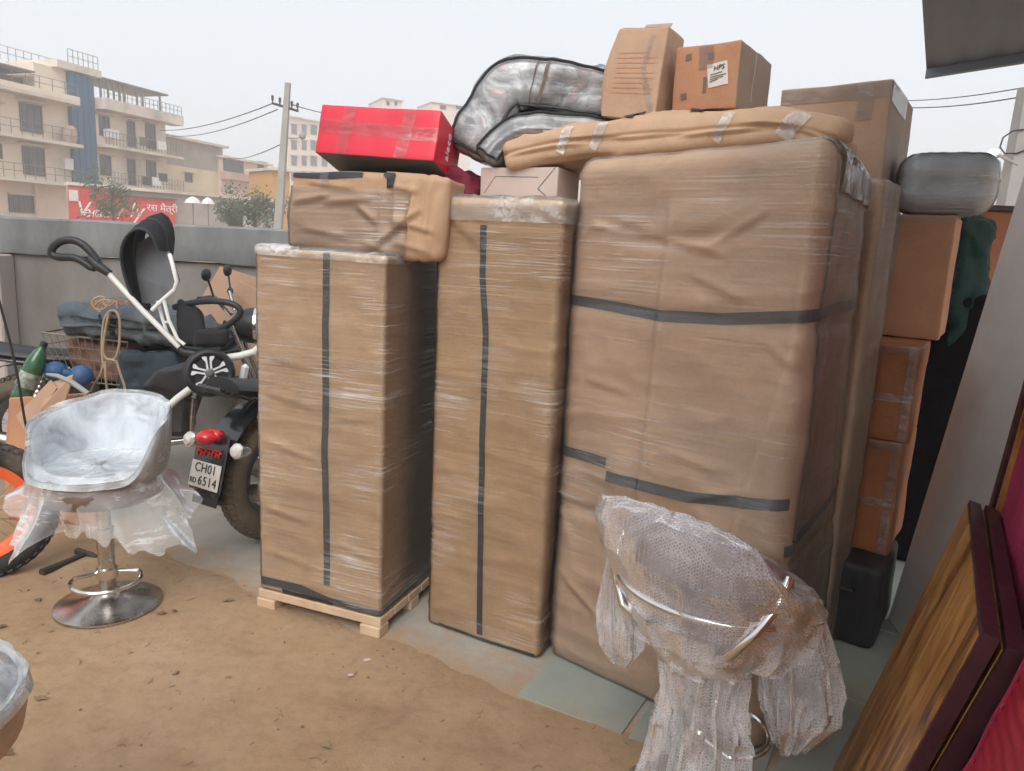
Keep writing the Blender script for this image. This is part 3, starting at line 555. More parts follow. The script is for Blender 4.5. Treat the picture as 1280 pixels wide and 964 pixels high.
# kraft bag
FLb, FRb = np.array([-.845, 2.765]), np.array([-.268, 2.60])
hb = Hex(C8(FLb, FRb, FLb+dd*.42, FRb+dd*.38, [1.402, 1.385, 1.405, 1.40], [1.685, 1.672, 1.69, 1.68], tfr=FRb+np.array([.03, -.01])), .026,
         lambda q, n, P: .018*fbm(q*np.array([2.6, 2.6, 3.2])+11, 2)+creases(P, n, [(.02, .60, .30, .72, .016), (.22, .62, .58, .70, .014), (.46, .62, .60, .40, .018), (.58, .10, .86, .62, .020), (.50, .16, .74, .06, .012), (.08, .30, .42, .22, .010), (.64, .86, .84, .80, .012), (.10, .86, .46, .80, .010), (.88, .95, .90, .15, .010), (.68, .95, .72, .30, .014), (.79, .92, .80, .2, .016), (.94, .85, .95, .2, .014), (.66, .48, .96, .34, .014), (.7, .2, .95, .1, .01)], .014, 'f', (.6, .28))+.008*sst(0, .012, P[:, 0]-.60)*sst(.95, .9, P[:, 0])*(n[:, 1] < -.4)-.004*np.exp(-((P[:, 0]-.86)/.012)**2))
T = thing('kraft_bag', 'crumpled kraft wrapped bundle edged with black tape on top of the shortest tall parcel', 'bundle', (-.55, 2.85, 1.4))
hb.mesh('paper_wrap', mt['bag2'], T, res=.008); hb.mesh('stretch_film', mt['film'], T, off=.005, extra=lambda q, n, P: .004*ridge(q*np.array([5, 5, 14])+2, 3), keep=lambda c: (c[:, 0] < .8) & (c[:, 2] < .8))
hb.strip('tape_strip', mt['tape'], T, 'f', [(.02, .955), (.25, .95), (.48, .985)], .03, off=.004); hb.strip('tape_strip', mt['tape'], T, 'f', [(.62, 1), (.66, .95), (.665, .83)], .03, off=.004)
hb.strip('clear_tape', mt['ctape'], T, 'f', [(.24, 1), (.25, .8)], .035, off=.006)
# red box
rp = upbox((-.498, 2.822, 1.705), (-.237, .045, -.244), (.453, .25, .177)); hr = Hex(rp, .004, lambda q, n, P: .002*fbm(q*9, 2)-.002*np.exp(-((P[:, 2]-.5)/.03)**2)*(n[:, 1] < -.5))
T = thing('red_box', 'glossy red cardboard box tilted on the kraft wrapped bundle', 'box', (-.5, 2.8, 1.7)); hr.mesh('carton', mt['redbox'], T, res=.02, skip=(4,))
hr.mesh('bottom_panel', mt['greybox'], T, res=.02, skip=(0, 1, 2, 3, 5), off=.0)
for u in (.22, .72): hr.strip('clear_tape', mt['ftape'], T, 'f', [(u, 0), (u+.04, 1)], .045, off=.0025)
hr.strip('clear_tape', mt['ftape'], T, 'f', [(0, .56), (1, .50)], .05, off=.0018)
c0 = hr.pt([[1, .2, .5]])[0]; cy = hr.pt([[1, .8, .5]])[0]-c0; cz = hr.pt([[1, .5, 1]])[0]-hr.pt([[1, .5, 0]])[0]; cx = np.cross(cy, cz)
Mx = frame(hr.pt([[1, .45, .52]], .0015)[0], cz, -cy); text('lettering', 'aleco', .048, Mx, mt['whiteink'], T)
# cream box, maroon cloth bag
T = thing('cream_box', 'small pinkish cream carton lying on the narrow parcel', 'box', (.03, 2.8, 1.61)); hc = Hex(upbox((.03, 2.81, 1.612), (0, 0, -.46), (.305, .2, .112)), .004, lambda q, n, P: .0015*fbm(q*12, 2)-.002*np.exp(-((P[:, 2]-.9)/.012)**2)); hc.mesh('carton', mt['cream'], T, res=.02)
hc.strip('flap_edge', mt['greybox'], T, 'f', [(.76, .35), (.97, 1)], .003, off=.001); hc.strip('flap_edge', mt['greybox'], T, 'f', [(.76, .35), (.93, .0)], .003, off=.001); hc.strip('flap_edge', mt['greybox'], T, 'f', [(.06, .2), (.2, .72), (.76, .7)], .002, off=.001)
hm = Hex(upbox((-.215, 2.86, 1.60), (0, 0, -.46), (.155, .16, .12)), .03, lambda q, n, P: .012*fbm(q*16+3, 3)-.03*sst(.4, 1, P[:, 0])*sst(.3, 1, P[:, 2])); tag(hm.mesh('maroon_pouch', mt['maroon'], None, res=.01), 'maroon cloth pouch between the red box and the cream carton', 'pouch')
# bedding in clear vinyl bags
wp, Ls = pathwarp([at(*p, 2.80) for p in ((790, 122), (700, 108), (655, 99), (628, 104), (602, 143), (578, 190))], .175, (.25, .95, 0), .36)
hq = Hex(None, .05, lambda q, n, P: .010*fbm(q*9+2, 3)+.012*ridge(q*6+8, 4)-.006, wp, (Ls, .36, .175))
T = thing('bedding_bag', 'clear vinyl bag of grey and pink floral bedding with black piping, bent over the heap', 'bag', (-.1, 2.9, 1.8)); hq.mesh('bedding', mt['bed1'], T, res=.009)
hq.mesh('vinyl_cover', mt['film'], T, res=.014, off=.009, extra=lambda q, n, P: .006*fbm(q*7+6, 3))
b = MB(); b.tube(loop_tube(hq, 'f', .006, ins=.03, off=.011), .0055, 6, closed=True); b.tube(loop_tube(hq, 'b', .006, ins=.03, off=.011), .0055, 6, closed=True); b.build('piping', mt['blk'], T, smooth=True)
hq.strip('zip_seam', mt['greyink'], T, 'f', [(.42, .02), (.44, .98)], .012, off=.010); hq.strip('zip_seam', mt['greyink'], T, 'f', [(.47, .02), (.49, .98)], .006, off=.010)
wp, Ls = pathwarp([at(*p, 2.74) for p in ((790, 168), (690, 158), (650, 158), (622, 172), (604, 198))], .10, (.25, .95, 0), .34)
hg = Hex(None, .035, lambda q, n, P: .008*fbm(q*10+12, 3)+.010*np.sin(P[:, 2]*14)*(n[:, 1] < -.4)*.5, wp, (Ls, .34, .10))
T = thing('blanket_bag', 'clear vinyl bag holding a folded grey blanket under the floral bedding', 'bag', (0, 2.9, 1.75)); hg.mesh('blanket', mt['bed2'], T, res=.009); hg.mesh('vinyl_cover', mt['film'], T, res=.014, off=.006)
b = MB(); b.tube(loop_tube(hg, 'f', .006, ins=.04, off=.008), .005, 6, closed=True); b.build('piping', mt['blk'], T, smooth=True)
hg.strip('paper_label', mt['plate'], T, 'f', [(.42, .75), (.55, .75)], .022, off=.009)
# flat kraft bundle
wp, Ls = pathwarp([at(622, 196, 2.70), at(700, 178, 2.64), at(800, 170, 2.56), at(900, 164, 2.48), at(985, 156, 2.42), at(1052, 180, 2.38)], .118, (.45, .89, 0), .48)
hf = Hex(None, .036, lambda q, n, P: .010*fbm(q*5+21, 2)+creases(P, n, [(.02, .55, .30, .40, .014), (.18, .62, .42, .55, .016), (.36, .50, .62, .58, .014), (.55, .42, .80, .52, .016), (.72, .66, .97, .50, .018), (.1, .2, .4, .15, .01), (.5, .2, .9, .22, .012)], .012, 'f', (1.1, .12))+creases(P, n, [(.05, .3, .35, .1, .016), (.3, .25, .6, .08, .014), (.6, .3, .9, .12, .016), (.5, .6, .9, .5, .014)], .02, 't', (1.1, .48))+.012*ridge(q*np.array([3, 9, 9])+5, 5)-.010*np.exp(-((P[:, 2]-.55)/.05)**2)*(n[:, 1] < -.3), wp, (Ls, .48, .118))
T = thing('flat_bundle', 'long flat kraft wrapped cushion lying across the top of the largest parcel', 'bundle', (.5, 2.7, 1.76)); hf.mesh('paper_wrap', mt['bag'], T, res=.009)
for u in (.20, .30, .66, .84):
    hf.strip('white_tape', mt['wtape'], T, 'f', [(u, .25), (u+.04, .97)], .03 if u < .8 else .055, off=.004)
for u in (.40, .60): hf.strip('black_strap', mt['tape'], T, 't', [(u, .02), (u+.05, .5)], .045, off=.006)
# two cartons on the bundle
c = dict(fl=at(750, 146, 2.72), fr=at(817, 151, 2.62), tl=at(774, 36, 2.76), tr=at(836, 32, 2.66)); bk = np.array([.085, .155, .0])
ht = Hex([[[c['fl'], c['tl']], [c['fl']+bk, c['tl']+bk]], [[c['fr'], c['tr']], [c['fr']+bk*1.05, c['tr']+bk]]], .006, lambda q, n, P: .004*fbm(q*7, 3)+.02*np.sin(np.pi*np.clip(P[:, 2], 0, 1))*(n[:, 0] < -.5)+.008*np.sin(np.pi*P[:, 2])*np.sin(np.pi*P[:, 0]))
T = thing('tall_carton', 'battered upright brown carton with torn top flaps, on the flat kraft bundle', 'box', (.42, 2.75, 1.9)); ht.mesh('carton', mt['carton'], T, res=.012)
for (u0, u1, e) in ((.05, .55, .02), (.5, 1., .03)):
    p0, p1 = ht.pt([[u0, .06, 1.0]])[0], ht.pt([[u1, .1, 1.0]])[0]; dv = np.array([.02, .07, e]); b = MB(); b.hexa([p0, p1, p1+dv, p0+dv*.8], [p + np.array([0, 0, .004]) for p in (p0, p1, p1+dv, p0+dv*.8)]); b.build('flap', mt['cartond'], T)
for k in range(9): ht.strip('print_line', mt['greyink'] if 0 else mt['carton2'], T, 'f', [(.12, .72-.055*k), (.88 if k % 3 else .7, .72-.055*k)], .004, off=.0012, n=12, m=1)
ht.strip('clear_tape', mt['ctape'], T, 'f', [(.72, .92), (.66, .55), (.98, .02)], .02, off=.003)
hl = Hex(upbox((.685, 2.752, 1.925), (-.004, -.005, -.6), (.222, .34, .208)), .005, lambda q, n, P: .0025*fbm(q*8, 3))
T = thing('labelled_carton', 'orange brown carton with a white paper label, beside the battered upright carton', 'box', (.7, 2.75, 1.92)); hl.mesh('carton', mt['carton2'], T, res=.014, skip=(3, 5))
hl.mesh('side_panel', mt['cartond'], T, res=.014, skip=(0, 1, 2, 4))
lb = hl.strip('paper_label', mt['plate'], T, 'f', [(.54, .50), (.84, .545)], .074, off=.002, n=10)
ex = hl.pt([[.84, 0, .545]])[0]-hl.pt([[.54, 0, .50]])[0]; ez = hl.pt([[.5, 0, 1]])[0]-hl.pt([[.5, 0, 0]])[0]
text('lettering', 'HPS', .022, frame(hl.pt([[.70, 0, .62]], .0035)[0], ex, ez), mt['ink'], T, shear=.2)
for k, w0 in enumerate((.18, .24, .2, .12)): hl.strip('print_line', mt['greyink'], T, 'f', [(.58, .52-.035*k), (.58+w0, .555-.035*k)], .003, off=.0035, n=6, m=1)
hl.strip('clear_tape', mt['ctape'], T, 'f', [(.48, 1), (.5, .62)], .05, off=.002)
for (u, v) in ((.17, .82), (.52, .8), (.14, .22)): hl.strip('handling_mark', mt['greyink'], T, 'f', [(u, v), (u+.09, v+.01)], .02, off=.002, n=6, m=1)
hl.strip('handling_mark', mt['greyink'], T, 'f', [(.5, .5), (.505, .26)], .012, off=.002, n=6, m=1)
hl.strip('strap_line', mt['whiteink'], T, 'r', [(.42, .2), (.45, .98)], .004, off=.002, n=8, m=1)

# ------------------------------------------------------------------ the stack behind, on the right
RS = -.6
hk = Hex(upbox((1.373, 3.322, 1.655), (-.02, -.02, -.605), (.414, .56, .475)), .006, lambda q, n, P: .004*fbm(q*5, 3))
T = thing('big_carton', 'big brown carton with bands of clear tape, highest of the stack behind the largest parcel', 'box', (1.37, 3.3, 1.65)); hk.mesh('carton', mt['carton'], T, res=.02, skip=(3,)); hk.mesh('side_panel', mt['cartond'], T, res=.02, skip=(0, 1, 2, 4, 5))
hk.strip('clear_tape', mt['ctape'], T, 'f', [(0, .93), (1, .93)], .06); hk.strip('clear_tape', mt['ctape'], T, 'f', [(.78, 1), (.78, .70)], .06, off=.004); hk.strip('clear_tape', mt['ctape'], T, 'r', [(0, .93), (.6, .9)], .09)
b = MB(); ring = [hk.pt(hk.face('f', [.42+.16*math.cos(a)], [.62+.085*math.sin(a)]), .004)[0] for a in np.linspace(0, 2*math.pi, 33)[:-1]]; b.tube(ring, .0035, 5, closed=True); b.build('printed_oval', mt['redink'], T)
hu = Hex(upbox((1.608, 3.306, 1.158), (0, 0, -.575), (.50, .40, .495)), .006, lambda q, n, P: .004*fbm(q*6, 3))
T = thing('wide_carton', 'brown carton with printed tape jutting out under the grey wrapped roll', 'box', (1.6, 3.3, 1.15)); hu.mesh('carton', mt['carton2'], T, res=.02); hu.strip('printed_tape', mt['cartond'], T, 'f', [(.52, 0), (.55, 1)], .075, off=.002); hu.strip('clear_tape', mt['ctape'], T, 'f', [(.5, .97), (1, .97)], .03)
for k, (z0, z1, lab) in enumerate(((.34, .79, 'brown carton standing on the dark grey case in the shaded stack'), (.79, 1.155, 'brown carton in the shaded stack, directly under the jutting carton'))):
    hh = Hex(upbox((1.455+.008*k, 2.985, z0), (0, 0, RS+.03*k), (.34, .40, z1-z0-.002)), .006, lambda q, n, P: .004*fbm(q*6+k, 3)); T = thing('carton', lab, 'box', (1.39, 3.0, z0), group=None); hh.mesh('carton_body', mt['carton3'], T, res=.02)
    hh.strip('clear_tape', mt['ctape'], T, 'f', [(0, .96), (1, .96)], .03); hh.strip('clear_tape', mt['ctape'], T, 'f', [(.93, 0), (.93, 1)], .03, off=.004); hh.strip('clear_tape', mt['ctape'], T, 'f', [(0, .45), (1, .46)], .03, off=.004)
b = MB(); cc = upbox((1.42, 2.83, .008), (0, 0, RS), (.25, .42, .33)); hd = Hex(cc, .03, lambda q, n, P: .003*fbm(q*8, 2)+.006*np.sin(P[:, 0]*40)*(n[:, 1] < -.4)*.3)
T = thing('dark_case', 'dark grey case standing on the stone floor under the stacked cartons', 'case', (1.4, 2.8, 0)); hd.mesh('case_body', mt['dark'], T, res=.015); b = MB(); b.tube([hd.pt(hd.face('f', [u], [.7]), o_)[0] for u, o_ in ((.35, .0), (.36, .025), (.64, .025), (.65, 0))], .006, 6); b.build('handle', mt['blk'], T)
hh = Hex(upbox((1.70, 3.10, 1.655), (0, 0, -.5), (.34, .24, .235)), .07, lambda q, n, P: .006*fbm(q*6+3, 3)+.004*ridge(q*np.array([4, 4, 20]), 4))
T = thing('grey_roll', 'grey bedding roll wrapped tight in clear film on the jutting carton', 'roll', (1.65, 3.1, 1.65)); hh.mesh('roll_body', mt['greywrap'], T, res=.01); hh.mesh('stretch_film', mt['film2'], T, res=.014, off=.006, extra=lambda q, n, P: .004*ridge(q*20, 3))
hv = Hex(upbox((1.98, 3.62, .0), (0, 0, -.5), (.55, .30, 1.34)), .06, lambda q, n, P: .012*fbm(q*5+3, 3)); tag(hv.mesh('black_gap_filler', M('gap_shade_black', (.007, .006, .008), .9, spec=.1), None, res=.025), 'tall black filler added to make the gap behind the stack dark', 'bundle')  # black block put in where only shade fills the gap
hv = Hex([[[at(1185, 440, 3.42), at(1195, 262, 3.40)], [at(1185, 440, 3.7), at(1195, 262, 3.7)]], [[at(1225, 420, 3.42), at(1240, 275, 3.45)], [at(1225, 420, 3.75), at(1240, 275, 3.75)]]], .06, lambda q, n, P: .035*fbm(q*6+31, 3)+.02*ridge(q*7, 4)); tag(hv.mesh('green_cloth', mt['greenc'], None, res=.012), 'dark green cloth bunched up behind the grey wrapped roll', 'cloth')
p0, p1 = at(1180, 262, 4.1), at(1290, 262, 4.1)
T = thing('wall_board', 'orange brown board standing upright behind the green cloth', 'board', (2.5, 4.1, 0)); b = MB(); b.box((p0[0]+.55, 4.16, .88), (1.1, .04, 1.76), bev=.004); b.build('board_face', mt['rust'], T); b = MB(); b.box((p0[0]+.55, 4.15, 1.775), (1.14, .075, .03), bev=.003); b.build('top_rail', mt['edge'], T)

# ------------------------------------------------------------------ boards leaning on the right
def leaning(fb, ft, nt_, nb, th, mat_face, mat_edge, T, eb=.012, name='board_face'):
    fb, ft, nt_, nb = [np.array(p, float) for p in (fb, ft, nt_, nb)]; n = np.cross(nt_-ft, fb-ft); n /= np.linalg.norm(n)
    if n[0] > 0: n = -n
    b = MB(); bk = -n*th; b.hexa([fb, nb, nb+bk, fb+bk], [ft, nt_, nt_+bk, ft+bk]); b.build('edge_band', mat_edge, T)
    e = lambda p, q, r: p+(q-p)/np.linalg.norm(q-p)*eb+(r-p)/np.linalg.norm(r-p)*eb
    c = [e(fb, ft, nb), e(nb, nt_, fb), e(nt_, nb, ft), e(ft, fb, nt_)]; b = MB(); b.hexa([p+n*.0005-n*.004 for p in c], [p+n*.002 for p in c]); o = b.build(name, mat_face, T); return n
ft, ntp, fbm_, nb = np.array([1.166, 1.80, .878]), np.array([.774, 1.108, .878]), np.array([.98, 1.92, .006]), np.array([.588, 1.228, .012])
mt['walnut'] = wood('walnut_veneer', (16, 16, 1.1), ((.06, .02, .008), (.36, .15, .038), (.54, .29, .09)), .3, (.24, .12, .51))
T = thing('walnut_board', 'walnut veneered bed board with maroon edging, front one of the leaning boards', 'board', (.8, 1.5, 0)); nrm = leaning(fbm_, ft, ntp, nb, .026, mt['walnut'], mt['edge'], T)
o2 = -nrm*.034+np.array([.004, .01, 0]); T = thing('second_board', 'maroon edged wooden bed board leaning directly behind the walnut one', 'board', (.85, 1.5, 0)); leaning(fbm_+o2, ft+o2+np.array([.012, .01, -.004]), ntp+o2+np.array([.006, 0, -.012]), nb+o2, .03, mt['walnut'], mt['edge'], T)
def onplane(px, py, off):
    d = ray(px, py); c = fbm_-nrm*off; return CP+d*(((c-CP)@nrm)/(d@nrm))
e0, e1 = at(1236, 632, 1.86), at(1284, 460, 1.80); up_ = (e1-e0); up_ /= np.linalg.norm(up_); hdir = np.array([-.47, -.883, 0.]); nrmH = np.cross(hdir, up_); nrmH /= np.linalg.norm(nrmH); nrmH = nrmH if nrmH[0] < 0 else -nrmH
base = e0-up_*(e0[2]/up_[2])+up_*.02; tp_ = base+up_*1.75
T = thing('headboard', 'bed headboard with a dark frame and magenta velvet panel leaning behind the wooden boards', 'headboard', (1, 1.7, 0))
b = MB(); ww = .10; Lh = 1.0; bk = -nrmH*.05
b.hexa([base, base+hdir*.055, base+hdir*.055+bk, base+bk], [tp_, tp_+hdir*.055, tp_+hdir*.055+bk, tp_+bk]); b.build('frame_stile', mt['edge'], T)
b = MB(); s0 = hdir*.0575; s1 = hdir*.078; q = nrmH*-.008; b.hexa([base+s0+q, base+s1+q, base+s1+bk, base+s0+bk], [tp_+s0+q, tp_+s1+q, tp_+s1+bk, tp_+s0+bk]); b.build('wood_lipping', mt['walnut'], T)
s0 = hdir*.080; s1 = hdir*Lh; hp = Hex([[[base+s0+bk, tp_+s0+bk], [base+s0+bk*.35, tp_+s0+bk*.35]], [[base+s1+bk, tp_+s1+bk], [base+s1+bk*.35, tp_+s1+bk*.35]]], .012, lambda q, n, P: .004*fbm(q*10, 3)); hp.mesh('velvet_panel', mt['magenta'], T, res=.03)
# crimson cushion at the near end, ribbed, with a piped edge
k0, k1 = onplane(1292, 806, .062), onplane(1192, 985, .062); kd = (k1-k0); kn = -nrm; side = np.cross(kd, kn); side /= np.linalg.norm(side); side = side if side[0] > 0 or side[1] < 0 else -side
kb = k1+kd/np.linalg.norm(kd)*.35; sd2 = hdir
kk = [k0, k0+hdir*.45, kb+hdir*.45, kb]
hcu = Hex([[[kk[3], kk[0]], [kk[3]-nrm*.05, kk[0]-nrm*.05]], [[kk[2], kk[1]], [kk[2]-nrm*.05, kk[1]-nrm*.05]]], .018, lambda q, n, P: .0016*np.sin(P[:, 2]*150)*(n[:, 1] < -.9)+.003*fbm(q*8, 2))
T = thing('crimson_cushion', 'ribbed crimson cushion wedged against the near end of the leaning boards', 'cushion', tuple(kb)); hcu.mesh('cushion_cover', mt['crimson'], T, res=.004, nmax=220); b = MB(); b.tube(loop_tube(hcu, 'f', .004, ins=.015, off=.003), .004, 6, closed=True); b.build('piping', mt['magenta'], T)
# big pale panel
b0 = np.array([1.608, 2.874, .006]); t0 = np.array([1.805, 2.73, 2.05]); dn = np.array([-.15, -.989, 0])*.75
T = thing('pale_panel', 'large off white laminated panel leaning against the house wall', 'panel', (1.45, 2.5, 0)); leaning(b0, t0, t0+dn, b0+dn, .03, mt['panel'], mt['pier'], T, eb=.004, name='panel_face')
# unseen house wall, and tin roof drawn out beyond view, that shade this side
T = thing('house_wall', 'plain cement house wall carrying the tin roof, with a wing added to block sky', 'wall', (1.95, .6, 0)); b = MB(); b.box((1.86, .40, 1.05), (.16, 3.4, 2.10)); b.build('wall_face', mt['wwash'], T); b = MB(); b.box((1.10, -1.4, 1.36), (1.36, .16, 2.72)); b.build('sky_block_wall', mt['wwash'], T)  # second wall added behind the camera to keep sky light off the right
for y_ in (-1.1, .6, 2.0):
    b = MB(); b.tube([(1.86, y_, 2.08), (1.86, y_, 2.74)], .035, 8); b.build('roof_post', mt['iron'], T)
K = np.array([2.381, 4.737, 2.60]); er = np.array([.42, -.42, 0.0]); er = (gz(1280, 68, 2.6)-K); er /= np.linalg.norm(er); el = (gz(1150, 0, 2.6)-K); el /= np.linalg.norm(el)
T = thing('tin_roof', 'corrugated grey tin roof sheet overhanging from the house wall', 'roof', (2.0, 2.0, 2.6))
LE, LL = 1.7, 5.5  # sheet extent out of view set by the shade wanted below
b = MB(); rows = []
for i in range(150):
    e = i/149*LE; wv = .007*math.sin(e*2*math.pi/.17); rows.append([tuple(K+er*e+el*l+np.array([0, 0, wv+.03*l])) for l in (0, 1.5, 3., LL)])
b.grid(rows); b.grid([[(p[0], p[1], p[2]+.004) for p in r][::-1] for r in rows]); b.build('tin_sheet', mt['tin'], T, smooth=True)
b = MB(); b.hexa([K+el*.0+np.array([0, 0, -.05]), K+er*LE+np.array([0, 0, -.05]), K+er*LE+el*.05+np.array([0, 0, -.05]), K+el*.05+np.array([0, 0, -.05])], [K+np.array([0, 0, -.003]), K+er*LE+np.array([0, 0, -.003]), K+er*LE+el*.05+np.array([0, 0, -.003]), K+el*.05+np.array([0, 0, -.003])]); b.build('edge_batten', mt['tin'], T)
for l in (1.6, 3.2):
    b = MB(); p = K+el*l+np.array([0, 0, .03*l-.05]); b.tube([p, p+er*LE], .03, 8); b.build('roof_pipe', mt['iron'], T)

# ------------------------------------------------------------------ bar stools in plastic
def ringpts(c, r, z, n=40, a0=0, a1=2*math.pi): return [(c[0]+r*math.cos(a), c[1]+r*math.sin(a), z) for a in np.linspace(a0, a1, n)]
def stool_base(T, c, z0=.0, hcol=.50, brk=-math.pi/2, foot=.19):
    b = MB(); Mz = Matrix.Translation((c[0], c[1], z0)); b.lathe([(.0, .0), (.186, 0), (.190, .004), (.189, .010), (.178, .014), (.12, .026), (.07, .040), (.045, .052), (.036, .066), (.030, .07), (0, .07)], 56, Mz); b.build('base_plate', mt['chrome'], T, smooth=True)
    b = MB(); b.lathe([(.029, .06), (.030, .07), (.030, .30), (.033, .302), (.033, .315), (.025, .318), (.025, hcol), (0, hcol)], 28, Mz); b.build('gas_column', mt['chrome'], T, smooth=True)
    b = MB(); ct = (c[0]+.07*math.cos(brk), c[1]+.07*math.sin(brk)); b.tube([(c[0]+.034*math.cos(brk+1.57), c[1]+.034*math.sin(brk+1.57), z0+foot)]+ringpts(ct, .118, z0+foot, 30, brk-2.0+math.pi*2*0, brk+2.0)[::-1]+[(c[0]+.034*math.cos(brk-1.57), c[1]+.034*math.sin(brk-1.57), z0+foot)], .0075, 8)
    b.lathe([(.03, foot-.018), (.038, foot-.018), (.038, foot+.018), (.03, foot+.018)], 24, Mz); b.build('footrest', mt['chrome2'], T, smooth=True)
def bucket(c, back, zs=.565, hb=.845, rx=.262, na=90, off=0., lip=.02):
    """tub seat: wall rises round the back, open at the front; returns rings outer -> rim -> inner -> seat"""
    A = np.linspace(0, 2*math.pi, na, endpoint=False); ca_ = np.cos(A-back); t = sst(-.75, -.15, ca_)*(.42+.58*((ca_+1)/2)**.9); H = zs-.01+(hb-zs)*t
    rows = []
    for a, h, tt in zip(A, H, t):
        dx, dy = math.cos(a), math.sin(a); fl = 1+.05*tt; R0 = rx*(.80); R1 = rx*fl; row = []
        for k, (rr, zz) in enumerate(((R0*.75, zs-.045), (R0*1.08, zs-.040), (rx*.97, zs-.012), (R1*1.0, zs+(h-zs)*.5), (R1*1.02, h-.012), (R1*.99, h+.004), (R1*.93, h-.010), (rx*.88, zs+(h-zs)*.5), (rx*.80, zs+.012), (rx*.70, zs), (rx*.35, zs-.004), (0.001, zs-.004))):
            n = .5*vn(np.array([[dx*2.5+k*.6+9, dy*2.5, zz*7]]))[0]*.016+.7*vn(np.array([[a*7, k*.8, 3.]]))[0]*.008
            row.append((c[0]+dx*(rr+off+n), c[1]+dy*(rr+off+n), zz+(off if k >= 5 else 0)+n*.6))
        rows.append(row)
    b = MB(); b.grid(rows, closed_u=True); return b
def skirt(c, r0, z0, corners, na=140, nr=12, seed=0, sag=0.):
    """loose film flaring out from the seat to a ragged hem; corners: (angle, radius, z) of its pulled-out points"""
    A = np.linspace(0, 2*math.pi, na, endpoint=False); ca = np.array([k[0] for k in corners]); rows = []
    o_ = np.argsort(ca); ca = ca[o_]; cr = np.array([k[1] for k in corners])[o_]; cz = np.array([k[2] for k in corners])[o_]
    re = np.interp(A, ca, cr, period=2*math.pi); ze = np.interp(A, ca, cz, period=2*math.pi)
    for a, r1, z1 in zip(A, re, ze):
        row = []
        for k in range(nr):
            s = k/(nr-1); n = vn(np.array([[math.cos(a)*5+seed, math.sin(a)*5, s*2.2+seed]]))[0]; n2 = vn(np.array([[a*9+seed, s*3., 1.]]))[0]
            r = r0+(r1-r0)*s**1.3+(.03*n+.022*n2)*s; z = z0+(z1-z0)*s**.9+(.02*n-.018*n2)*s-sag*math.sin(math.pi*s)
            row.append((c[0]+r*math.cos(a), c[1]+r*math.sin(a), z))
        rows.append(row)
    b = MB(); b.grid(rows, closed_u=True); return b
cL = gz(136, 755, .012)[:2]
T = thing('bar_stool', 'chrome bar stool with a white foam wrapped tub seat beside the orange rimmed wheel', 'bar stool', (cL[0], cL[1], .012))
stool_base(T, cL, .010, .47, brk=-1.1, foot=.135)
b = MB(); b.lathe([(0, .445), (.10, .445), (.19, .455), (.212, .475), (.220, .51), (.21, .545), (.2, .56), (0, .565)], 40, Matrix.Translation((cL[0], cL[1], .0))); b.build('seat_cushion', mt['cushion'], T, smooth=True)
o = bucket(cL, rad(92), zs=.57, hb=.805, rx=.228).build('foam_wrap', mt['foam'], T, smooth=True)
bucket(cL, rad(92), zs=.572, hb=.811, rx=.228, off=.007).build('film_cover', mt['skirt'], T, smooth=True)
skirt(cL, .215, .555, [(rad(-160), .28, .41), (rad(-138), .31, .35), (rad(-122), .33, .30), (rad(-105), .26, .37), (rad(-85), .20, .40), (rad(-60), .27, .37), (rad(-38), .35, .33), (rad(-18), .41, .31), (rad(0), .34, .40), (rad(60), .30, .45), (rad(120), .30, .45), (rad(180), .37, .44)], seed=4).build('film_skirt', mt['skirt'], T, smooth=True)
pt = at(108, 497, cL[1]+.255); text('printed_mark', '99 19', .022, frame(pt+np.array([0, -.02, .006]), (1, .02, .04), (0, .35, .9)), mt['ink'], T)
# near stool, only its seat edge enters the picture
cN = np.array([-1.13, 1.16])
T = thing('bar_stool', 'film wrapped bar stool with a tan seat, standing on open earth apart from the others', 'bar stool', (cN[0], cN[1], .012))
stool_base(T, cN, .012, .47, brk=1.0)
b = MB(); b.lathe([(0, .455), (.12, .455), (.21, .475), (.255, .51), (.262, .545), (.25, .575), (.2, .59), (0, .59)], 48, Matrix.Translation((cN[0], cN[1], .0))); b.build('seat_cushion', mt['bag'], T, smooth=True)
bucket(cN, rad(-150), zs=.60, hb=.60, rx=.25).build('foam_wrap', mt['foam'], T, smooth=True); bucket(cN, rad(-150), zs=.602, hb=.604, rx=.25, off=.012).build('film_cover', mt['skirt'], T, smooth=True)
# stool by the large parcel, under bubble wrap
Bc = gz(838, 690, .78)[:2]; bk0 = rad(222); cR = Bc-.20*np.array([math.cos(bk0), math.sin(bk0)]); T = thing('bar_stool', 'plum bar stool with an open chrome back, shrouded in bubble wrap, before the largest parcel', 'bar stool', (cR[0], cR[1], .012))
stool_base(T, cR, .012, .55, brk=.3, foot=.22)
b = MB(); b.lathe([(0, .56), (.12, .56), (.185, .575), (.205, .60), (.20, .635), (.17, .655), (0, .66)], 44, Matrix.Translation((cR[0]+.02, cR[1], 0))); b.build('seat_cushion', mt['plum'], T, smooth=True)
rows = []          # padded curved backrest band, tilted outwards
for i in range(41):
    a = bk0-1.25+2.5*i/40; e = 1-abs(i/20-1)**4; row = []
    for k in range(13):
        th = 2*math.pi*k/12; w_r = .024*(.35+.65*e)*math.cos(th); hz_ = .066*(.45+.55*e)*math.sin(th)
        r = .215+w_r+.10*(hz_+.05); row.append((cR[0]+.02+r*math.cos(a)*1.05, cR[1]+r*math.sin(a)*.95, .785+hz_-.06*(i/20-1)**2))
    rows.append(row)
b = MB(); b.grid(rows); b.build('backrest', mt['plum'], T, smooth=True)
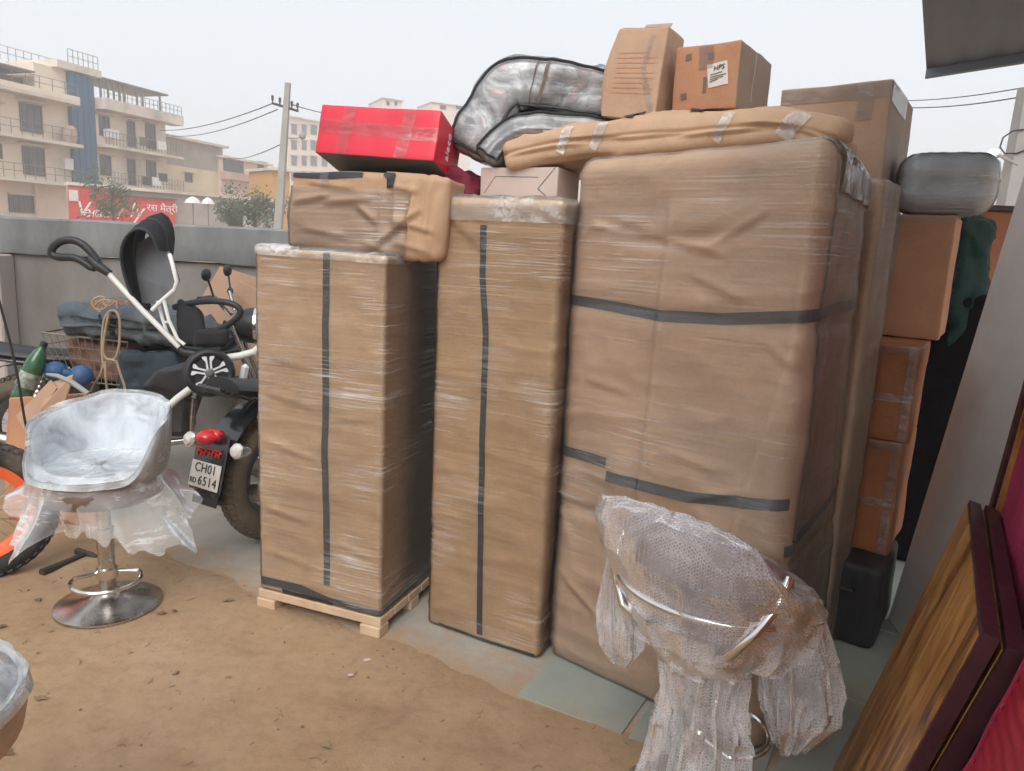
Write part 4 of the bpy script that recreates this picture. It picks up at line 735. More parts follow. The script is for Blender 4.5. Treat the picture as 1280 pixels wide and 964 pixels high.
for sg in (-1, 1):
    b = MB(); a = bk0+sg*1.15; e = lambda r, z, a_=a: (cR[0]+.02+r*math.cos(a_), cR[1]+r*math.sin(a_), z)
    b.tube([e(.235, .77), e(.262, .72, a-sg*.15), e(.268, .66, a-sg*.32), e(.25, .59, a-sg*.5), e(.20, .548, a-sg*.6), e(.12, .542, a-sg*.5), e(.03, .545)], .0105, 10)
    b.build('chrome_arm', mt['chrome2'], T, smooth=True)
b = MB(); b.tube([(cR[0]+.02+.262*math.cos(a), cR[1]+.255*math.sin(a), .665) for a in np.linspace(bk0-1.0, bk0+1.0, 24)], .008, 10); b.build('back_rail', mt['chrome2'], T, smooth=True)
def wrap(rings, na=150, seed=0., per=6):
    """bubble-wrap shroud: closed rings (z, cx, cy, rx, ry, fold, turn) from the crown down, with vertical folds that deepen downwards"""
    R = np.array(rings, float); ss = np.linspace(0, len(R)-1, (len(R)-1)*per+1); A = 2*math.pi*np.arange(na)/na; cols = []
    for s in ss:
        k = min(int(s), len(R)-2); f = s-k; f = f*f*(3-2*f); z, cx, cy, rx, ry, fo, tn = R[k]*(1-f)+R[k+1]*f
        d = np.stack([np.cos(A)*2.6+seed, np.sin(A)*2.6, 0*A+s*.30], 1); n = vn(d)+.7*ridge(d*1.9+4, 3)-.35; n2 = vn(np.stack([np.cos(A)*7+seed, np.sin(A)*7, 0*A+s*.9], 1))
        m_ = 1+fo*n+.15*fo*n2; lx, ly = rx*m_*np.cos(A), ry*m_*np.sin(A); cols.append(np.stack([cx+lx*math.cos(tn)-ly*math.sin(tn), cy+lx*math.sin(tn)+ly*math.cos(tn), z+.006*n2], 1))
    b = MB(); b.grid([[c[i] for c in cols] for i in range(na)], closed_u=True); return b
e_ = np.array([math.cos(bk0), math.sin(bk0)]); t_ = np.array([-e_[1], e_[0]])        # outwards through the back, and along it
cc = lambda a, b_=0.: tuple(cR+e_*a+t_*b_)
wrap([(.872, *cc(.205), .003, .01, 0, bk0), (.870, *cc(.205), .022, .15, .02, bk0), (.855, *cc(.20), .045, .215, .03, bk0), (.80, *cc(.18), .075, .25, .04, bk0), (.74, *cc(.12), .14, .262, .06, bk0), (.685, *cc(.04), .215, .26, .07, bk0), (.63, *cc(-.01), .255, .25, .08, bk0), (.56, *cc(-.01), .24, .235, .12, bk0), (.50, *cc(-.02), .20, .20, .2, bk0)], seed=2.).build('bubble_wrap', mt['bubble'], T, smooth=True)
wrap([(.54, *cc(-.01, 0), .16, .15, .2, 0), (.46, *cc(.02, .01), .11, .11, .3, 0), (.37, *cc(.03, .01), .10, .10, .35, 0), (.28, *cc(.03, .02), .115, .11, .4, 0), (.12, *cc(.04, .02), .135, .13, .45, 0)], seed=7.).build('bubble_wrap_tail', mt['bubble'], T, smooth=True)
wrap([(.58, *cc(-.14, .12), .09, .11, .15, 0), (.50, *cc(-.13, .16), .09, .11, .2, 0), (.42, *cc(-.12, .19), .095, .10, .25, 0), (.34, *cc(-.11, .20), .08, .08, .35, 0), (.26, *cc(-.10, .19), .035, .045, .5, 0)], seed=11.).build('bubble_wrap_tail', mt['bubble'], T, smooth=True)
wrap([(.70, *cc(.12, -.20), .04, .05, .15, 0), (.60, *cc(.12, -.21), .035, .05, .3, 0), (.52, *cc(.11, -.20), .055, .07, .3, 0), (.44, *cc(.12, -.18), .05, .06, .4, 0), (.39, *cc(.12, -.18), .02, .03, .5, 0)], seed=15.).build('bubble_wrap_tail', mt['bubble'], T, smooth=True)

# ------------------------------------------------------------------ hammer, orange wheel bicycle
h0, h1p = gz(52, 716, .02), gz(108, 692, .02); hd_ = V(h1p-h0).normalized(); T = thing('hammer', 'old hammer with a dark handle lying on the ground', 'hammer', tuple(h0))
b = MB(); b.tube([V(h0), V(h0)+hd_*.06, V(h1p)], [.017, .0155, .011], 10); b.build('handle', mt['iron'], T, smooth=True)
hs_ = hd_.cross(Vector((0, 0, 1))); b = MB(); b.tube([V(h1p)-hs_*.055+Vector((0, 0, .002)), V(h1p)-hs_*.02, V(h1p)+hs_*.03, V(h1p)+hs_*.06+Vector((0, 0, -.004))], [.016, .014, .013, .006], 8); b.build('head', mt['iron'], T, smooth=True)

def wheel(name, parent, c, axis, R, tr, mt_t, mt_r, rimw=.02, rimd=.03, spokes=0, knobs=0, hub=.025, spoke_r=.0015, spoke_mat=None, tw=1.):
    """thing > wheel > tyre, rim, hub: one wheel about an axis"""
    Wm = bpy.data.objects.new(name, None); COL.objects.link(Wm); Wm.empty_display_size = .05; Wm.parent = parent; WM[Wm] = WM[parent]
    A = V(axis).normalized(); xa = A.orthogonal().normalized(); Mz = Matrix.Translation(V(c)) @ frame((0, 0, 0), xa, A.cross(xa))
    b = MB(); b.lathe([(R-tr+tr*math.cos(a), tr*tw*math.sin(a)) for a in np.linspace(0, 2*math.pi, 17)[:-1]], 72, Mz, closed=True)
    b.build('tyre', mt_t, Wm, smooth=True)
    if knobs:
        b = MB()
        for k in range(knobs):
            for rw in (-1, 0, 1):
                a = 2*math.pi*(k+.5*(rw != 0))/knobs; ph = rw*.62; rr = R-tr+tr*math.cos(ph)*1.02; zz = tr*tw*math.sin(ph); q = Mz @ Matrix.Rotation(a, 4, 'Z') @ Matrix.Translation((rr, 0, zz)) @ Matrix.Rotation(-ph, 4, 'Y')
                b.box(q.translation, (.012, 2*math.pi*R/knobs*.55, tr*.42), q.to_3x3())
        b.build('tread', mt_t, Wm)
    b = MB(); ri = R-2*tr+.006; b.lathe([(ri+.004, -rimw), (ri+.004, rimw), (ri-rimd*.4, rimw*.85), (ri-rimd, rimw*.5), (ri-rimd, -rimw*.5), (ri-rimd*.4, -rimw*.85)], 64, Mz, closed=True); b.build('rim', mt_r, Wm, smooth=True)
    b = MB(); b.lathe([(0, -.05), (hub*.6, -.05), (hub*.6, -.032), (hub, -.03), (hub, .03), (hub*.6, .032), (hub*.6, .05), (0, .05)], 20, Mz); b.build('hub', mt['gunmetal'], Wm, smooth=True)
    if spokes:
        b = MB()
        for k in range(spokes):
            a = 2*math.pi*k/spokes; a2 = a+(.5 if k % 2 else -.5); zz = .025 if k % 4 < 2 else -.025
            b.tube([Mz @ Vector((hub*math.cos(a2), hub*math.sin(a2), zz)), Mz @ Vector(((ri-.01)*math.cos(a), (ri-.01)*math.sin(a), 0))], spoke_r, 5)
        b.build('spokes', spoke_mat or mt['wire'], Wm)
    return Wm, Mz
# fat-tyred bicycle: its wheel shows at the left edge, turned towards the stool
cb = gz(-26, 724, .01)[:2]+np.array([-.0, .02]); ax = np.array([.52, -.85, .06]); T = thing('bicycle', 'fat tyred bicycle with an orange wheel rim standing at the yard edge', 'bicycle', (cb[0], cb[1], 0))
Rw = .285; cw = (cb[0], cb[1], Rw+.008)
wheel('wheel', T, cw, ax, Rw, .046, mt['rubber'], mt['orange'], .034, .040, spokes=24, knobs=48)
fd = np.array([-.85, -.52, 0]); wheel('wheel', T, (cb[0]+fd[0]*1.02, cb[1]+fd[1]*1.02, Rw+.008), np.array([.52, -.85, 0]), Rw, .046, mt['rubber'], mt['orange'], .034, .040, spokes=24, knobs=48)
fq = lambda s, z, o_=0.: (cb[0]+fd[0]*s+.52*o_, cb[1]+fd[1]*s-.85*o_, z)
b = MB(); b.tube([fq(0, Rw), fq(.22, .60), fq(.26, .72)], .016, 8); b.tube([fq(.24, .66), fq(.72, .66)], .018, 8); b.tube([fq(.24, .60), fq(.6, .30)], .02, 8); b.tube([fq(.6, .30), fq(.74, .72)], .016, 8); b.tube([fq(.6, .30), fq(1.02, Rw)], .012, 8); b.tube([fq(.72, .66), fq(1.02, Rw)], .01, 8); b.build('frame', mt['orange'], T, smooth=True)
b = MB(); b.tube([fq(.26, .72), fq(.27, .80), fq(.25, .82, .12), fq(.33, .82, .30)], .012, 8); b.tube([fq(.27, .80), fq(.25, .82, -.12), fq(.33, .82, -.30)], .012, 8); b.build('handlebar', mt['blk'], T, smooth=True)
b = MB(); b.ball(fq(.76, .76), (.13, .10, .035)); b.build('saddle', mt['blk'], T, smooth=True)

# ------------------------------------------------------------------ motorcycles
def motorcycle(T, org, hd, plate=False, tankmat=None):
    hd = np.array([hd[0], hd[1], 0.])/math.hypot(*hd); sd = np.array([hd[1], -hd[0], 0.])      # sd: rider's right
    q = lambda f, z, s=0.: tuple(np.array([org[0], org[1], 0])+hd*f+sd*s+np.array([0, 0, z]))
    lean = 0.
    wheel('rear_wheel', T, q(0, .315), sd, .31, .058, mt['rubberd'], mt['gunmetal'], .035, .03, spokes=28, knobs=60, hub=.07)
    wheel('front_wheel', T, q(1.33, .31), sd, .305, .048, mt['rubberd'], mt['gunmetal'], .03, .03, spokes=28, knobs=60, hub=.06)
    b = MB(); b.tube([q(0, .31, .09), q(.45, .36, .09), q(.50, .40, .09)], .018, 8); b.tube([q(0, .31, -.09), q(.45, .36, -.09), q(.50, .40, -.09)], .018, 8)
    b.tube([q(-.12, .72), q(.4, .70), q(.62, .62), q(1.02, .88), q(1.05, .95)], .02, 8); b.tube([q(.5, .36), q(.62, .62)], .02, 8); b.tube([q(1.0, .84), q(.85, .40), q(.5, .34)], .02, 8); b.build('frame', mt['blkgloss'], T, smooth=True)
    for s in (-.125, .125):
        b = MB(); b.tube([q(.03, .33, s), q(.12, .66, s)], .02, 8); b.tube([q(.03+.09*k/40, .36+.27*k/40, s) for k in range(41)], [.030 if k % 4 < 2 else .024 for k in range(41)], 10); b.build('shock_absorber', mt['chrome2'], T, smooth=True)
    b = MB(); b.box(q(.70, .40), (.30, .22, .22), Matrix.Rotation(math.atan2(hd[1], hd[0]), 3, 'Z'), bev=.04); b.tube([q(.74, .48), q(.80, .64)], [.085, .075], 12)
    for k in range(6): b.tube([q(.74+.012*k, .50+.024*k), q(.741+.012*k, .508+.024*k)], .10, 12)
    b.build('engine', mt['gunmetal'], T, smooth=True)
    b = MB(); b.tube([q(.88, .52, .09), q(.86, .28, .11), q(.5, .24, .14), q(.1, .26, .16), q(-.28, .33, .17)], [.02, .02, .024, .04, .042], 12); b.build('exhaust', mt['chrome'], T, smooth=True)
    b = MB(); rows = []
    for k in range(13):
        s = k/12; f = .42+.55*s; wd = .06+.085*math.sin(math.pi*min(1, s*1.05))**.6; zt = .80+.09*math.sin(math.pi*s*.55); rows.append([q(f, zt-.10+.10*math.sin(a)*1.0, wd*math.cos(a)) for a in np.linspace(0, 2*math.pi, 19)[:-1]])
    b.grid([list(r) for r in zip(*rows)], closed_u=True); b.build('fuel_tank', tankmat or mt['blkgloss'], T, smooth=True)
    b = MB(); rows = []
    for k in range(15):
        s = k/14; f = -.30+.78*s; wd = .115-.03*s; zt = .80-.035*math.sin(math.pi*s*.9)+.03*(1-s)**2; rows.append([q(f, zt-.045+.045*math.sin(a), wd*math.cos(a)) for a in np.linspace(0, 2*math.pi, 15)[:-1]])
    b.grid([list(r) for r in zip(*rows)], closed_u=True); b.add([rows[0][i] for i in range(14)], [tuple(range(14))]); b.build('seat', mt['blk'], T, smooth=True)
    for s in (-.14, .14):
        b = MB(); rows = [[q(.12+.28*i/5, z_, s*(1-.15*abs(z_-.56)*8)) for z_ in (.47+.05*i/5, .52+.02*i/5, .62, .68)] for i in range(6)]; b.grid(rows); b.grid([[tuple(np.array(p)-sd*s*.12) for p in r] for r in rows]); b.build('side_panel', mt['blkgloss'], T, smooth=True)
    b = MB(); rows = []       # rear mudguard, hugging the wheel down to the plate
    for k in range(16):
        a = rad(60)+rad(128)*k/15; R = .375; rows.append([q(R*math.cos(a), .33+R*math.sin(a)*.98-.02*(s_*9)**2*.1, s_) for s_ in (-.085, -.07, -.035, 0, .035, .07, .085)])
    b.grid(rows); b.grid([[tuple(np.array(p)+np.array([0, 0, -.006])) for p in r][::-1] for r in rows]); b.build('rear_mudguard', mt['blkgloss'], T, smooth=True)
    b = MB(); rows = []
    for k in range(10):
        a = rad(35)+rad(105)*k/9; rows.append([q(1.33+.345*math.cos(a), .31+.345*math.sin(a), s_) for s_ in (-.065, -.03, 0, .03, .065)])
    b.grid(rows); b.grid([[tuple(np.array(p)+np.array([0, 0, -.005])) for p in r][::-1] for r in rows]); b.build('front_mudguard', mt['blkgloss'], T, smooth=True)
    for s in (-.09, .09):
        b = MB(); b.tube([q(1.33, .31, s), q(1.25, .52, s)], .027, 10); b.tube([q(1.25, .50, s), q(1.08, .96, s)], .019, 10); b.build('fork_leg', mt['chrome'], T, smooth=True)
    b = MB(); b.tube([q(1.00, 1.10, .36), q(1.03, 1.10, .20), q(1.08, 1.0, .08), q(1.08, 1.0, -.08), q(1.03, 1.10, -.20), q(1.00, 1.10, -.36)], .012, 8); hb_ = b.build('handlebar', mt['chrome2'], T, smooth=True)
    for s in (-1, 1):
        b = MB(); b.tube([q(.995, 1.10, s*.385), q(1.02, 1.10, s*.26)], .018, 10); b.build('grip', mt['blk'], hb_, smooth=True)
        b = MB(); b.tube([q(1.03, 1.10, s*.22), q(1.01, 1.21, s*.265)], .006, 6); b.ball(q(1.005, 1.225, s*.268), (.055, .02, .04) if abs(hd[1]) > .7 else (.02, .05, .035)); b.build('mirror', mt['blk'], T, smooth=True)
    b = MB(); A = V(hd); xa = V(sd); Mz = Matrix.Translation(V(q(1.17, .93))) @ frame((0, 0, 0), xa, Vector((0, 0, 1)))     # z axis of this frame points forward
    if (Mz.to_3x3() @ Vector((0, 0, 1))).dot(A) < 0: Mz = Mz @ Matrix.Rotation(math.pi, 4, 'Y')
    b.lathe([(0, -.09), (.05, -.085), (.085, -.05), (.10, 0), (.102, .035), (.097, .04)], 28, Mz); hl_ = b.build('headlight', mt['blk'], T, smooth=True)
    b = MB(); b.lathe([(.090, .036), (.106, .036), (.106, .052), (.094, .055)], 28, Mz, closed=True); b.build('bezel', mt['chrome2'], hl_, smooth=True); b = MB(); b.lathe([(.094, .048), (.07, .06), (0, .068)], 28, Mz); b.build('lens', mt['clear'], hl_, smooth=True)
    b = MB(); b.tube([q(.25, .68, .10), q(-.25, .74, .11), q(-.36, .79, .07), q(-.36, .79, -.07), q(-.25, .74, -.11), q(.25, .68, -.10)], .010, 8); b.build('grab_rail', mt['blkgloss'], T, smooth=True)
    if plate:
        yaw = math.atan2(hd[1], hd[0]); Rr = Matrix.Rotation(yaw, 3, 'Z') @ Matrix.Rotation(rad(14), 3, 'Y')      # plate leans back
        R4 = Rr.to_4x4(); back = np.array(Rr @ Vector((-1, 0, 0))); upv = np.array(Rr @ Vector((0, 0, 1))); pc = np.array(q(-.395, .405))
        b = MB(); b.box(pc+upv*.06-back*.008, (.012, .205, .26), Rr, bev=.005); b.box(pc-upv*.05-back*.03, (.05, .14, .10), Rr, bev=.02); b.build('plate_carrier', mt['blkgloss'], T)
        b = MB(); b.box(pc+back*.004, (.006, .19, .115), Rr, bev=.002); pl_ = b.build('number_plate', mt['plate'], T)
        xr = sd*1.0; fr_ = lambda u, v: frame(pc+back*.0085+xr*u+upv*v, xr, upv)
        text('lettering', 'CH01', .056, fr_(.002, .029), mt['ink'], pl_, space=1.05); text('lettering', '6514', .056, fr_(.026, -.026), mt['ink'], pl_, space=1.1); text('lettering', 'BD', .034, fr_(-.066, -.031), mt['ink'], pl_)
        b = MB()
        for k in range(7):
            u = -.075+.023*k; c_ = lambda du, dv: pc+back*.002+xr*(u+du)+upv*(.093+dv+.004*k*.3); b.tube([c_(0, -.012), c_(.004, .014), c_(.010, -.008 if k % 2 else .012), c_(.016, .006)], .0035, 5)
        b.tube([pc+back*.002+xr*-.085+upv*.112, pc+back*.002+xr*.07+upv*.118], .003, 5); b.build('red_lettering', mt['redink'], T)
        tl = pc+upv*.168+back*.03; b = MB(); b.ball(tl, (.050, .050, .032), 18, 12); b.box(tl-back*.035+upv*.012, (.06, .10, .050), Rr, bev=.015); b.build('tail_light', mt['redl'], T, smooth=True)
        for s in (-1, 1):
            c_ = pc+upv*.135+xr*s*.155+back*-.02; b = MB(); b.tube([pc+upv*.13+xr*s*.06-back*.02, c_], .008, 8); Mi = Matrix.Translation(V(c_)) @ frame((0, 0, 0), V(xr), V(upv)); Mi = Mi if (Mi.to_3x3() @ Vector((0, 0, 1))).dot(V(back)) > 0 else Mi @ Matrix.Rotation(math.pi, 4, 'Y')
            b.lathe([(0, -.055), (.02, -.05), (.033, -.02), (.037, .012), (.034, .016)], 20, Mi); ind = b.build('indicator', mt['chrome2'], T, smooth=True); b = MB(); b.lathe([(.034, .014), (.024, .028), (0, .034)], 20, Mi); b.build('lens', mt['clear'], ind, smooth=True)
        b = MB(); b.box(pc-upv*.085-back*.02, (.008, .16, .09), Rr, bev=.003); b.build('mud_flap', mt['blk'], T)
hd1 = np.array([.50, .866]); pl_at = at(257, 598, 3.10); org1 = np.array([pl_at[0], pl_at[1]])+hd1*.395
T = thing('motorcycle', 'black motorcycle with a white number plate and red tail lamp, parked behind the shortest parcel', 'motorcycle', (org1[0], org1[1], 0)); motorcycle(T, org1, hd1, True)
hl_at = at(318, 408, 4.25); hd2 = np.array([.985, .17]); org2 = np.array([hl_at[0], hl_at[1]])-hd2*1.2
T = thing('motorcycle', 'older black motorcycle parked along the yard wall under a heap of belongings', 'motorcycle', (org2[0], org2[1], 0)); motorcycle(T, org2, hd2)

# ------------------------------------------------------------------ child's push tricycle heaped on the motorcycle
def resamp(p, n=21):
    p = np.array(p, float)
    for _ in range(2): p = np.array([p[0]]+[x for i in range(len(p)-1) for x in (p[i]*.75+p[i+1]*.25, p[i]*.25+p[i+1]*.75)]+[p[-1]])
    sl = np.concatenate([[0], np.cumsum(np.linalg.norm(np.diff(p, axis=0), axis=1))]); q = np.linspace(0, sl[-1], n); return np.stack([np.interp(q, sl, p[:, k]) for k in range(p.shape[1])], 1)
TY = 3.35
def a_(x, y, dy=0.): return at(x, y, TY+dy)
T = thing('push_tricycle', "child's push tricycle with white tubes, black canopy and parent handle, upended on the motorcycles", 'tricycle', tuple(a_(250, 470, .2)))
b = MB(); b.tube([a_(132, 338), a_(178, 388), a_(224, 434, .02)], .0125, 10); b.build('push_bar', mt['white'], T, smooth=True)
b = MB(); lp = [(124, 330), (112, 312), (96, 300), (78, 300), (66, 308), (63, 317), (72, 322), (90, 321), (103, 326), (116, 337)]
lp3 = resamp(lp+lp[:1], 34)[:-1]; b.tube([a_(*p) for p in lp3], .0175, 10, closed=True); b.tube([a_(112, 322), a_(122, 332), a_(137, 342)], [.018, .024, .017], 12); b.build('push_handle', mt['blk'], T, smooth=True)
# canopy: folding hood of three hoops
hA = resamp([(168, 379), (155, 345), (150, 318), (155, 298), (168, 286), (181, 286), (191, 296), (196, 312)]); hM = resamp([(178, 385), (167, 335), (164, 303), (172, 281), (187, 272), (201, 278), (208, 295), (209, 314)]); hB = resamp([(188, 388), (178, 335), (178, 296), (187, 274), (200, 265), (212, 273), (218, 295), (215, 318)])
rows = []
for i in range(15):
    s = i/14; hp_ = hA*(1-2*s)+hM*2*s if s < .5 else hM*(2-2*s)+hB*(2*s-1); bul = 3.0*math.sin(2*math.pi*s)**2; rows.append([a_(p[0]-bul*.3, p[1]-bul*math.sin(math.pi*k/20), .20*s) for k, p in enumerate(hp_)])
b = MB(); b.grid(rows); b.grid([[p+np.array([.003, .004, -.004]) for p in r][::-1] for r in rows]); cn = b.build('canopy', mt['blk2'], T, smooth=True)
b = MB(); bpn = [a_(176, 379, .10), a_(166, 345, .11), a_(172, 305, .13), a_(190, 293, .14), a_(205, 305, .12), a_(214, 320, .08), a_(224, 350, .04), a_(219, 363, .03), a_(198, 380, .06)]; b.add(bpn+[p+np.array([0, .01, 0]) for p in bpn], [tuple(range(9)), tuple(range(17, 8, -1))]+[(i, i+9, (i+1) % 9+9, (i+1) % 9) for i in range(9)]); b.build('canopy_back', mt['greyf'], T)
for rr in (0, 7, 14):
    b = MB(); b.tube(rows[rr], .007, 6); b.build('canopy_hoop', mt['blk'], cn, smooth=True)
b = MB(); b.tube([a_(212, 318, .02), a_(216, 332), a_(221, 352), a_(218, 362), a_(200, 378), a_(190, 388)], .0095, 8); b.tube([a_(197, 376, .03), a_(203, 398, .03), a_(210, 420, .03), a_(216, 430, .03)], .008, 8); b.tube([a_(204, 372), a_(211, 400), a_(222, 424), a_(231, 431)], .008, 8); b.tube([a_(207, 403, .03), a_(213, 402)], .006, 6); b.build('canopy_frame', mt['white'], T, smooth=True)
sx = Hex([[[a_(222, 432, .0), a_(222, 372, .05)], [a_(222, 432, .22), a_(222, 372, .27)]], [[a_(262, 432, .0), a_(250, 385, .05)], [a_(262, 432, .22), a_(252, 388, .27)]]], .03, lambda q, n, P: .008*fbm(q*12, 2)); sx.mesh('seat_back', mt['blk2'], T, res=.012)
sx = Hex([[[a_(240, 434, -.02), a_(243, 412, -.02)], [a_(240, 434, .22), a_(243, 412, .22)]], [[a_(284, 433, -.02), a_(288, 410, -.02)], [a_(284, 433, .22), a_(288, 410, .22)]]], .025, lambda q, n, P: .006*fbm(q*12, 2)); sx.mesh('seat_pad', mt['blk2'], T, res=.012)
b = MB(); b.tube([a_(p[0], p[1], p[2]) for p in resamp([(218, 384, .1), (245, 377, .05), (275, 376, 0), (296, 381, 0), (303, 391, 0), (290, 404, 0), (268, 414, .02)], 26)], .0145, 10); b.build('bumper_bar', mt['blk'], T, smooth=True)
for pts_, r_ in ((((277, 448), (300, 445), (318, 440), (322, 436)), .017), (((318, 442), (330, 425), (334, 400)), .015), (((202, 516), (222, 498), (246, 480)), .017), (((289, 470), (300, 486), (294, 490)), .009)):
    b = MB(); b.tube([a_(*p, .03) for p in pts_], r_, 10); b.build('frame_tube', mt['white'], T, smooth=True)
b = MB(); b.tube([a_(214, 428, .03), a_(230, 440, .03), a_(262, 446, .04), a_(300, 436, .06)], [.016, .02, .022, .016], 10); b.build('frame_joint', mt['blk'], T, smooth=True)
wc = a_(262, 466, -.06); wax = V(np.array([.42, -.90, .12]))
Wm, Mz = wheel('wheel', T, wc, wax, .110, .020, mt['blk'], mt['blk'], .018, .01, hub=.02, tw=1.5)
if (Mz.to_3x3() @ Vector((0, 0, 1))).dot(Vector((0, -1, 0))) < 0: Mz = Mz @ Matrix.Rotation(math.pi, 4, 'X')
b = MB(); b.lathe([(0, .004), (.072, .004), (.072, .012), (0, .016)], 40, Mz); b.build('wheel_disc', mt['blk'], Wm, smooth=True)
for k in range(5):
    b = MB()
    for sg in (-1, 1): b.add([Mz @ (Matrix.Rotation(2*math.pi*k/5+.3, 4, 'Z') @ Vector(p)) for p in ((.014, sg*.003, .026), (.074, sg*.006, .024), (.076, sg*.027, .023), (.066, sg*.025, .024), (.050, sg*.013, .025), (.016, sg*.012, .026))], [tuple(range(6)) if sg > 0 else tuple(range(5, -1, -1))])
    b.build('spoke', mt['silver'], Wm)
b = MB(); b.lathe([(0, .018), (.016, .018), (.016, .028), (0, .030)], 20, Mz); b.build('hub_cap', mt['blk'], Wm, smooth=True)
b = MB(); b.box(a_(305, 467, .03), (.035, .03, .09), Matrix.Rotation(.2, 3, 'Y'), bev=.012); b.build('footrest', mt['silver'], T)
rows = [[a_(180+8*i, 470+6*j-(3*i if j == 0 else 0)+1.5*i*(j == 3), .1+.0*i) for j in range(4)] for i in range(8)]
sx = Hex([[[a_(176, 486, .05), a_(196, 462, .05)], [a_(176, 486, .3), a_(196, 462, .3)]], [[a_(236, 498, .05), a_(244, 450, .05)], [a_(236, 498, .3), a_(244, 450, .3)]]], .03, lambda q, n, P: .006*fbm(q*10, 2)); sx.mesh('storage_basket', mt['blk'], T, res=.015)

# ------------------------------------------------------------------ heap of belongings by the wall
def prop_at(px, py, Yd): return at(px, py, Yd)
# wire basket
BY = 3.95; T = thing('wire_basket', 'rusty wire basket holding oddments on the older motorcycle', 'basket', tuple(prop_at(140, 480, BY)))
tl, tr_, bl, br_ = prop_at(52, 416, BY), prop_at(160, 428, BY-.05), prop_at(78, 474, BY), prop_at(152, 482, BY-.05); bk = np.array([.1, .34, 0.02])
b = MB(); b.tube([tl, tr_, tr_+bk, tl+bk], .006, 6, closed=True); b.tube([bl, br_, br_+bk, bl+bk], .004, 6, closed=True); b.build('rim_wire', mt['wire'], T)
b = MB()
for k in range(13):
    s = k/12; b.tube([tl*(1-s)+tr_*s, bl*(1-s)+br_*s], .0022, 5); b.tube([(tl*(1-s)+tr_*s)+bk, (bl*(1-s)+br_*s)+bk], .0022, 5)
for k in range(1, 4):
    s = k/4; c4 = [tl*(1-s)+bl*s, tr_*(1-s)+br_*s, tr_*(1-s)+br_*s+bk, tl*(1-s)+bl*s+bk]; b.tube(c4, .0022, 5, closed=True)
b.build('mesh_wires', mt['wire'], T)
hx = Hex([[[bl+np.array([.03, .04, .0]), tl+np.array([.1, .04, -.03])], [bl+bk, tl+bk+np.array([.06, -.02, -.03])]], [[br_+np.array([-.02, .04, 0]), tr_+np.array([-.02, .04, -.04])], [br_+bk, tr_+bk]]], .02, lambda q, n, P: .015*fbm(q*14, 3)); tag(hx.mesh('brown_oddments', M('oddment_mix', (.16, .085, .06), .7, var=.6, sc=9, bump=.4), None, res=.015), 'brown jumble of oddments inside the wire basket', 'oddments')
# slate bag over the basket
wp, Ls = pathwarp([prop_at(74, 402, 3.9), prop_at(120, 402, 3.86), prop_at(170, 408, 3.84), prop_at(225, 418, 3.86), prop_at(262, 432, 3.9)], .155, (.1, .99, 0), .34)
hx = Hex(None, .045, lambda q, n, P: .020*fbm(q*9+3, 3)+.026*ridge(q*np.array([6, 6, 14])+1, 4)-.03*sst(.5, 1, P[:, 0])*(n[:, 2] > .3), wp, (Ls, .34, .155)); T = thing('slate_bag', 'limp slate grey cloth bag flopped over the wire basket', 'bag', tuple(prop_at(150, 430, 4.0))); hx.mesh('bag_body', mt['bagf'], T, res=.01)
hx.strip('strap', mt['blk2'], T, 'f', [(.38, .05), (.4, .95)], .03, off=.004); hx.strip('cloth_tag', mt['cream'], T, 'f', [(.78, .3), (.82, .3)], .05, off=.004); b = MB(); b.tube([hx.pt(hx.face('f', [u], [v]), o_)[0] for u, v, o_ in ((.3, .75, .004), (.33, .5, .02), (.5, .42, .02), (.7, .55, .004))], .007, 6); b.build('handle', mt['blk2'], T, smooth=True)
# second sagging bag underneath
hx = Hex([[[prop_at(150, 500, 3.8), prop_at(150, 440, 3.82)], [prop_at(150, 500, 4.1), prop_at(150, 440, 4.1)]], [[prop_at(228, 500, 3.8), prop_at(225, 440, 3.82)], [prop_at(228, 500, 4.1), prop_at(225, 440, 4.1)]]], .05, lambda q, n, P: .02*fbm(q*8+6, 3)); tag(hx.mesh('teal_bag', M('teal_grey_cloth', (.032, .052, .064), .8, var=.4, sc=6, bump=.4, bsc=80), None, res=.012), 'dull teal cloth bag sagging under the slate grey one', 'bag')
# rope hanging in loops
T = thing('jute_rope', 'length of tan rope hanging in a long loop over the slate grey bag', 'rope', tuple(prop_at(135, 400, 3.72)))
RY = 3.70; b = MB(); r_ = .0062
b.tube([prop_at(*p, RY) for p in resamp(((130, 460), (127, 440), (128, 415), (130, 398), (137, 388), (145, 388), (150, 398), (150, 420), (148, 440), (143, 450), (134, 450), (128, 442), (131, 415), (136, 392)), 70)], r_, 7)
b.tube([prop_at(*p, RY-.01) for p in ((137, 449), (146, 452), (150, 466), (155, 480), (157, 492))], r_, 7); b.tube([prop_at(*p, RY) for p in ((130, 452), (126, 468), (118, 480), (113, 490))], r_, 7); b.tube([prop_at(*p, RY) for p in ((132, 452), (132, 470), (134, 490))], r_, 7)
b.tube([prop_at(*p, RY+.08) for p in resamp(((146, 386), (146, 374), (138, 384), (128, 380), (133, 372), (122, 370), (113, 378), (120, 388), (132, 386), (140, 376), (128, 374), (115, 384), (126, 390)), 80)], r_*.8, 6); b.build('strand', mt['rope'], T, smooth=True)
hx = Hex([[[prop_at(105, 396, 3.88), prop_at(112, 374, 3.9)], [prop_at(105, 396, 4.02), prop_at(112, 376, 4.0)]], [[prop_at(168, 396, 3.88), prop_at(160, 374, 3.9)], [prop_at(168, 396, 4.02), prop_at(160, 376, 4.0)]]], .03, lambda q, n, P: .02*fbm(q*16, 3)); tag(hx.mesh('twine_tangle', M('brown_twine', (.19, .13, .10), .95, var=.5, sc=40, bump=.9, bsc=120), None, res=.01), 'tangle of brown twine lying on the slate grey bag', 'twine')
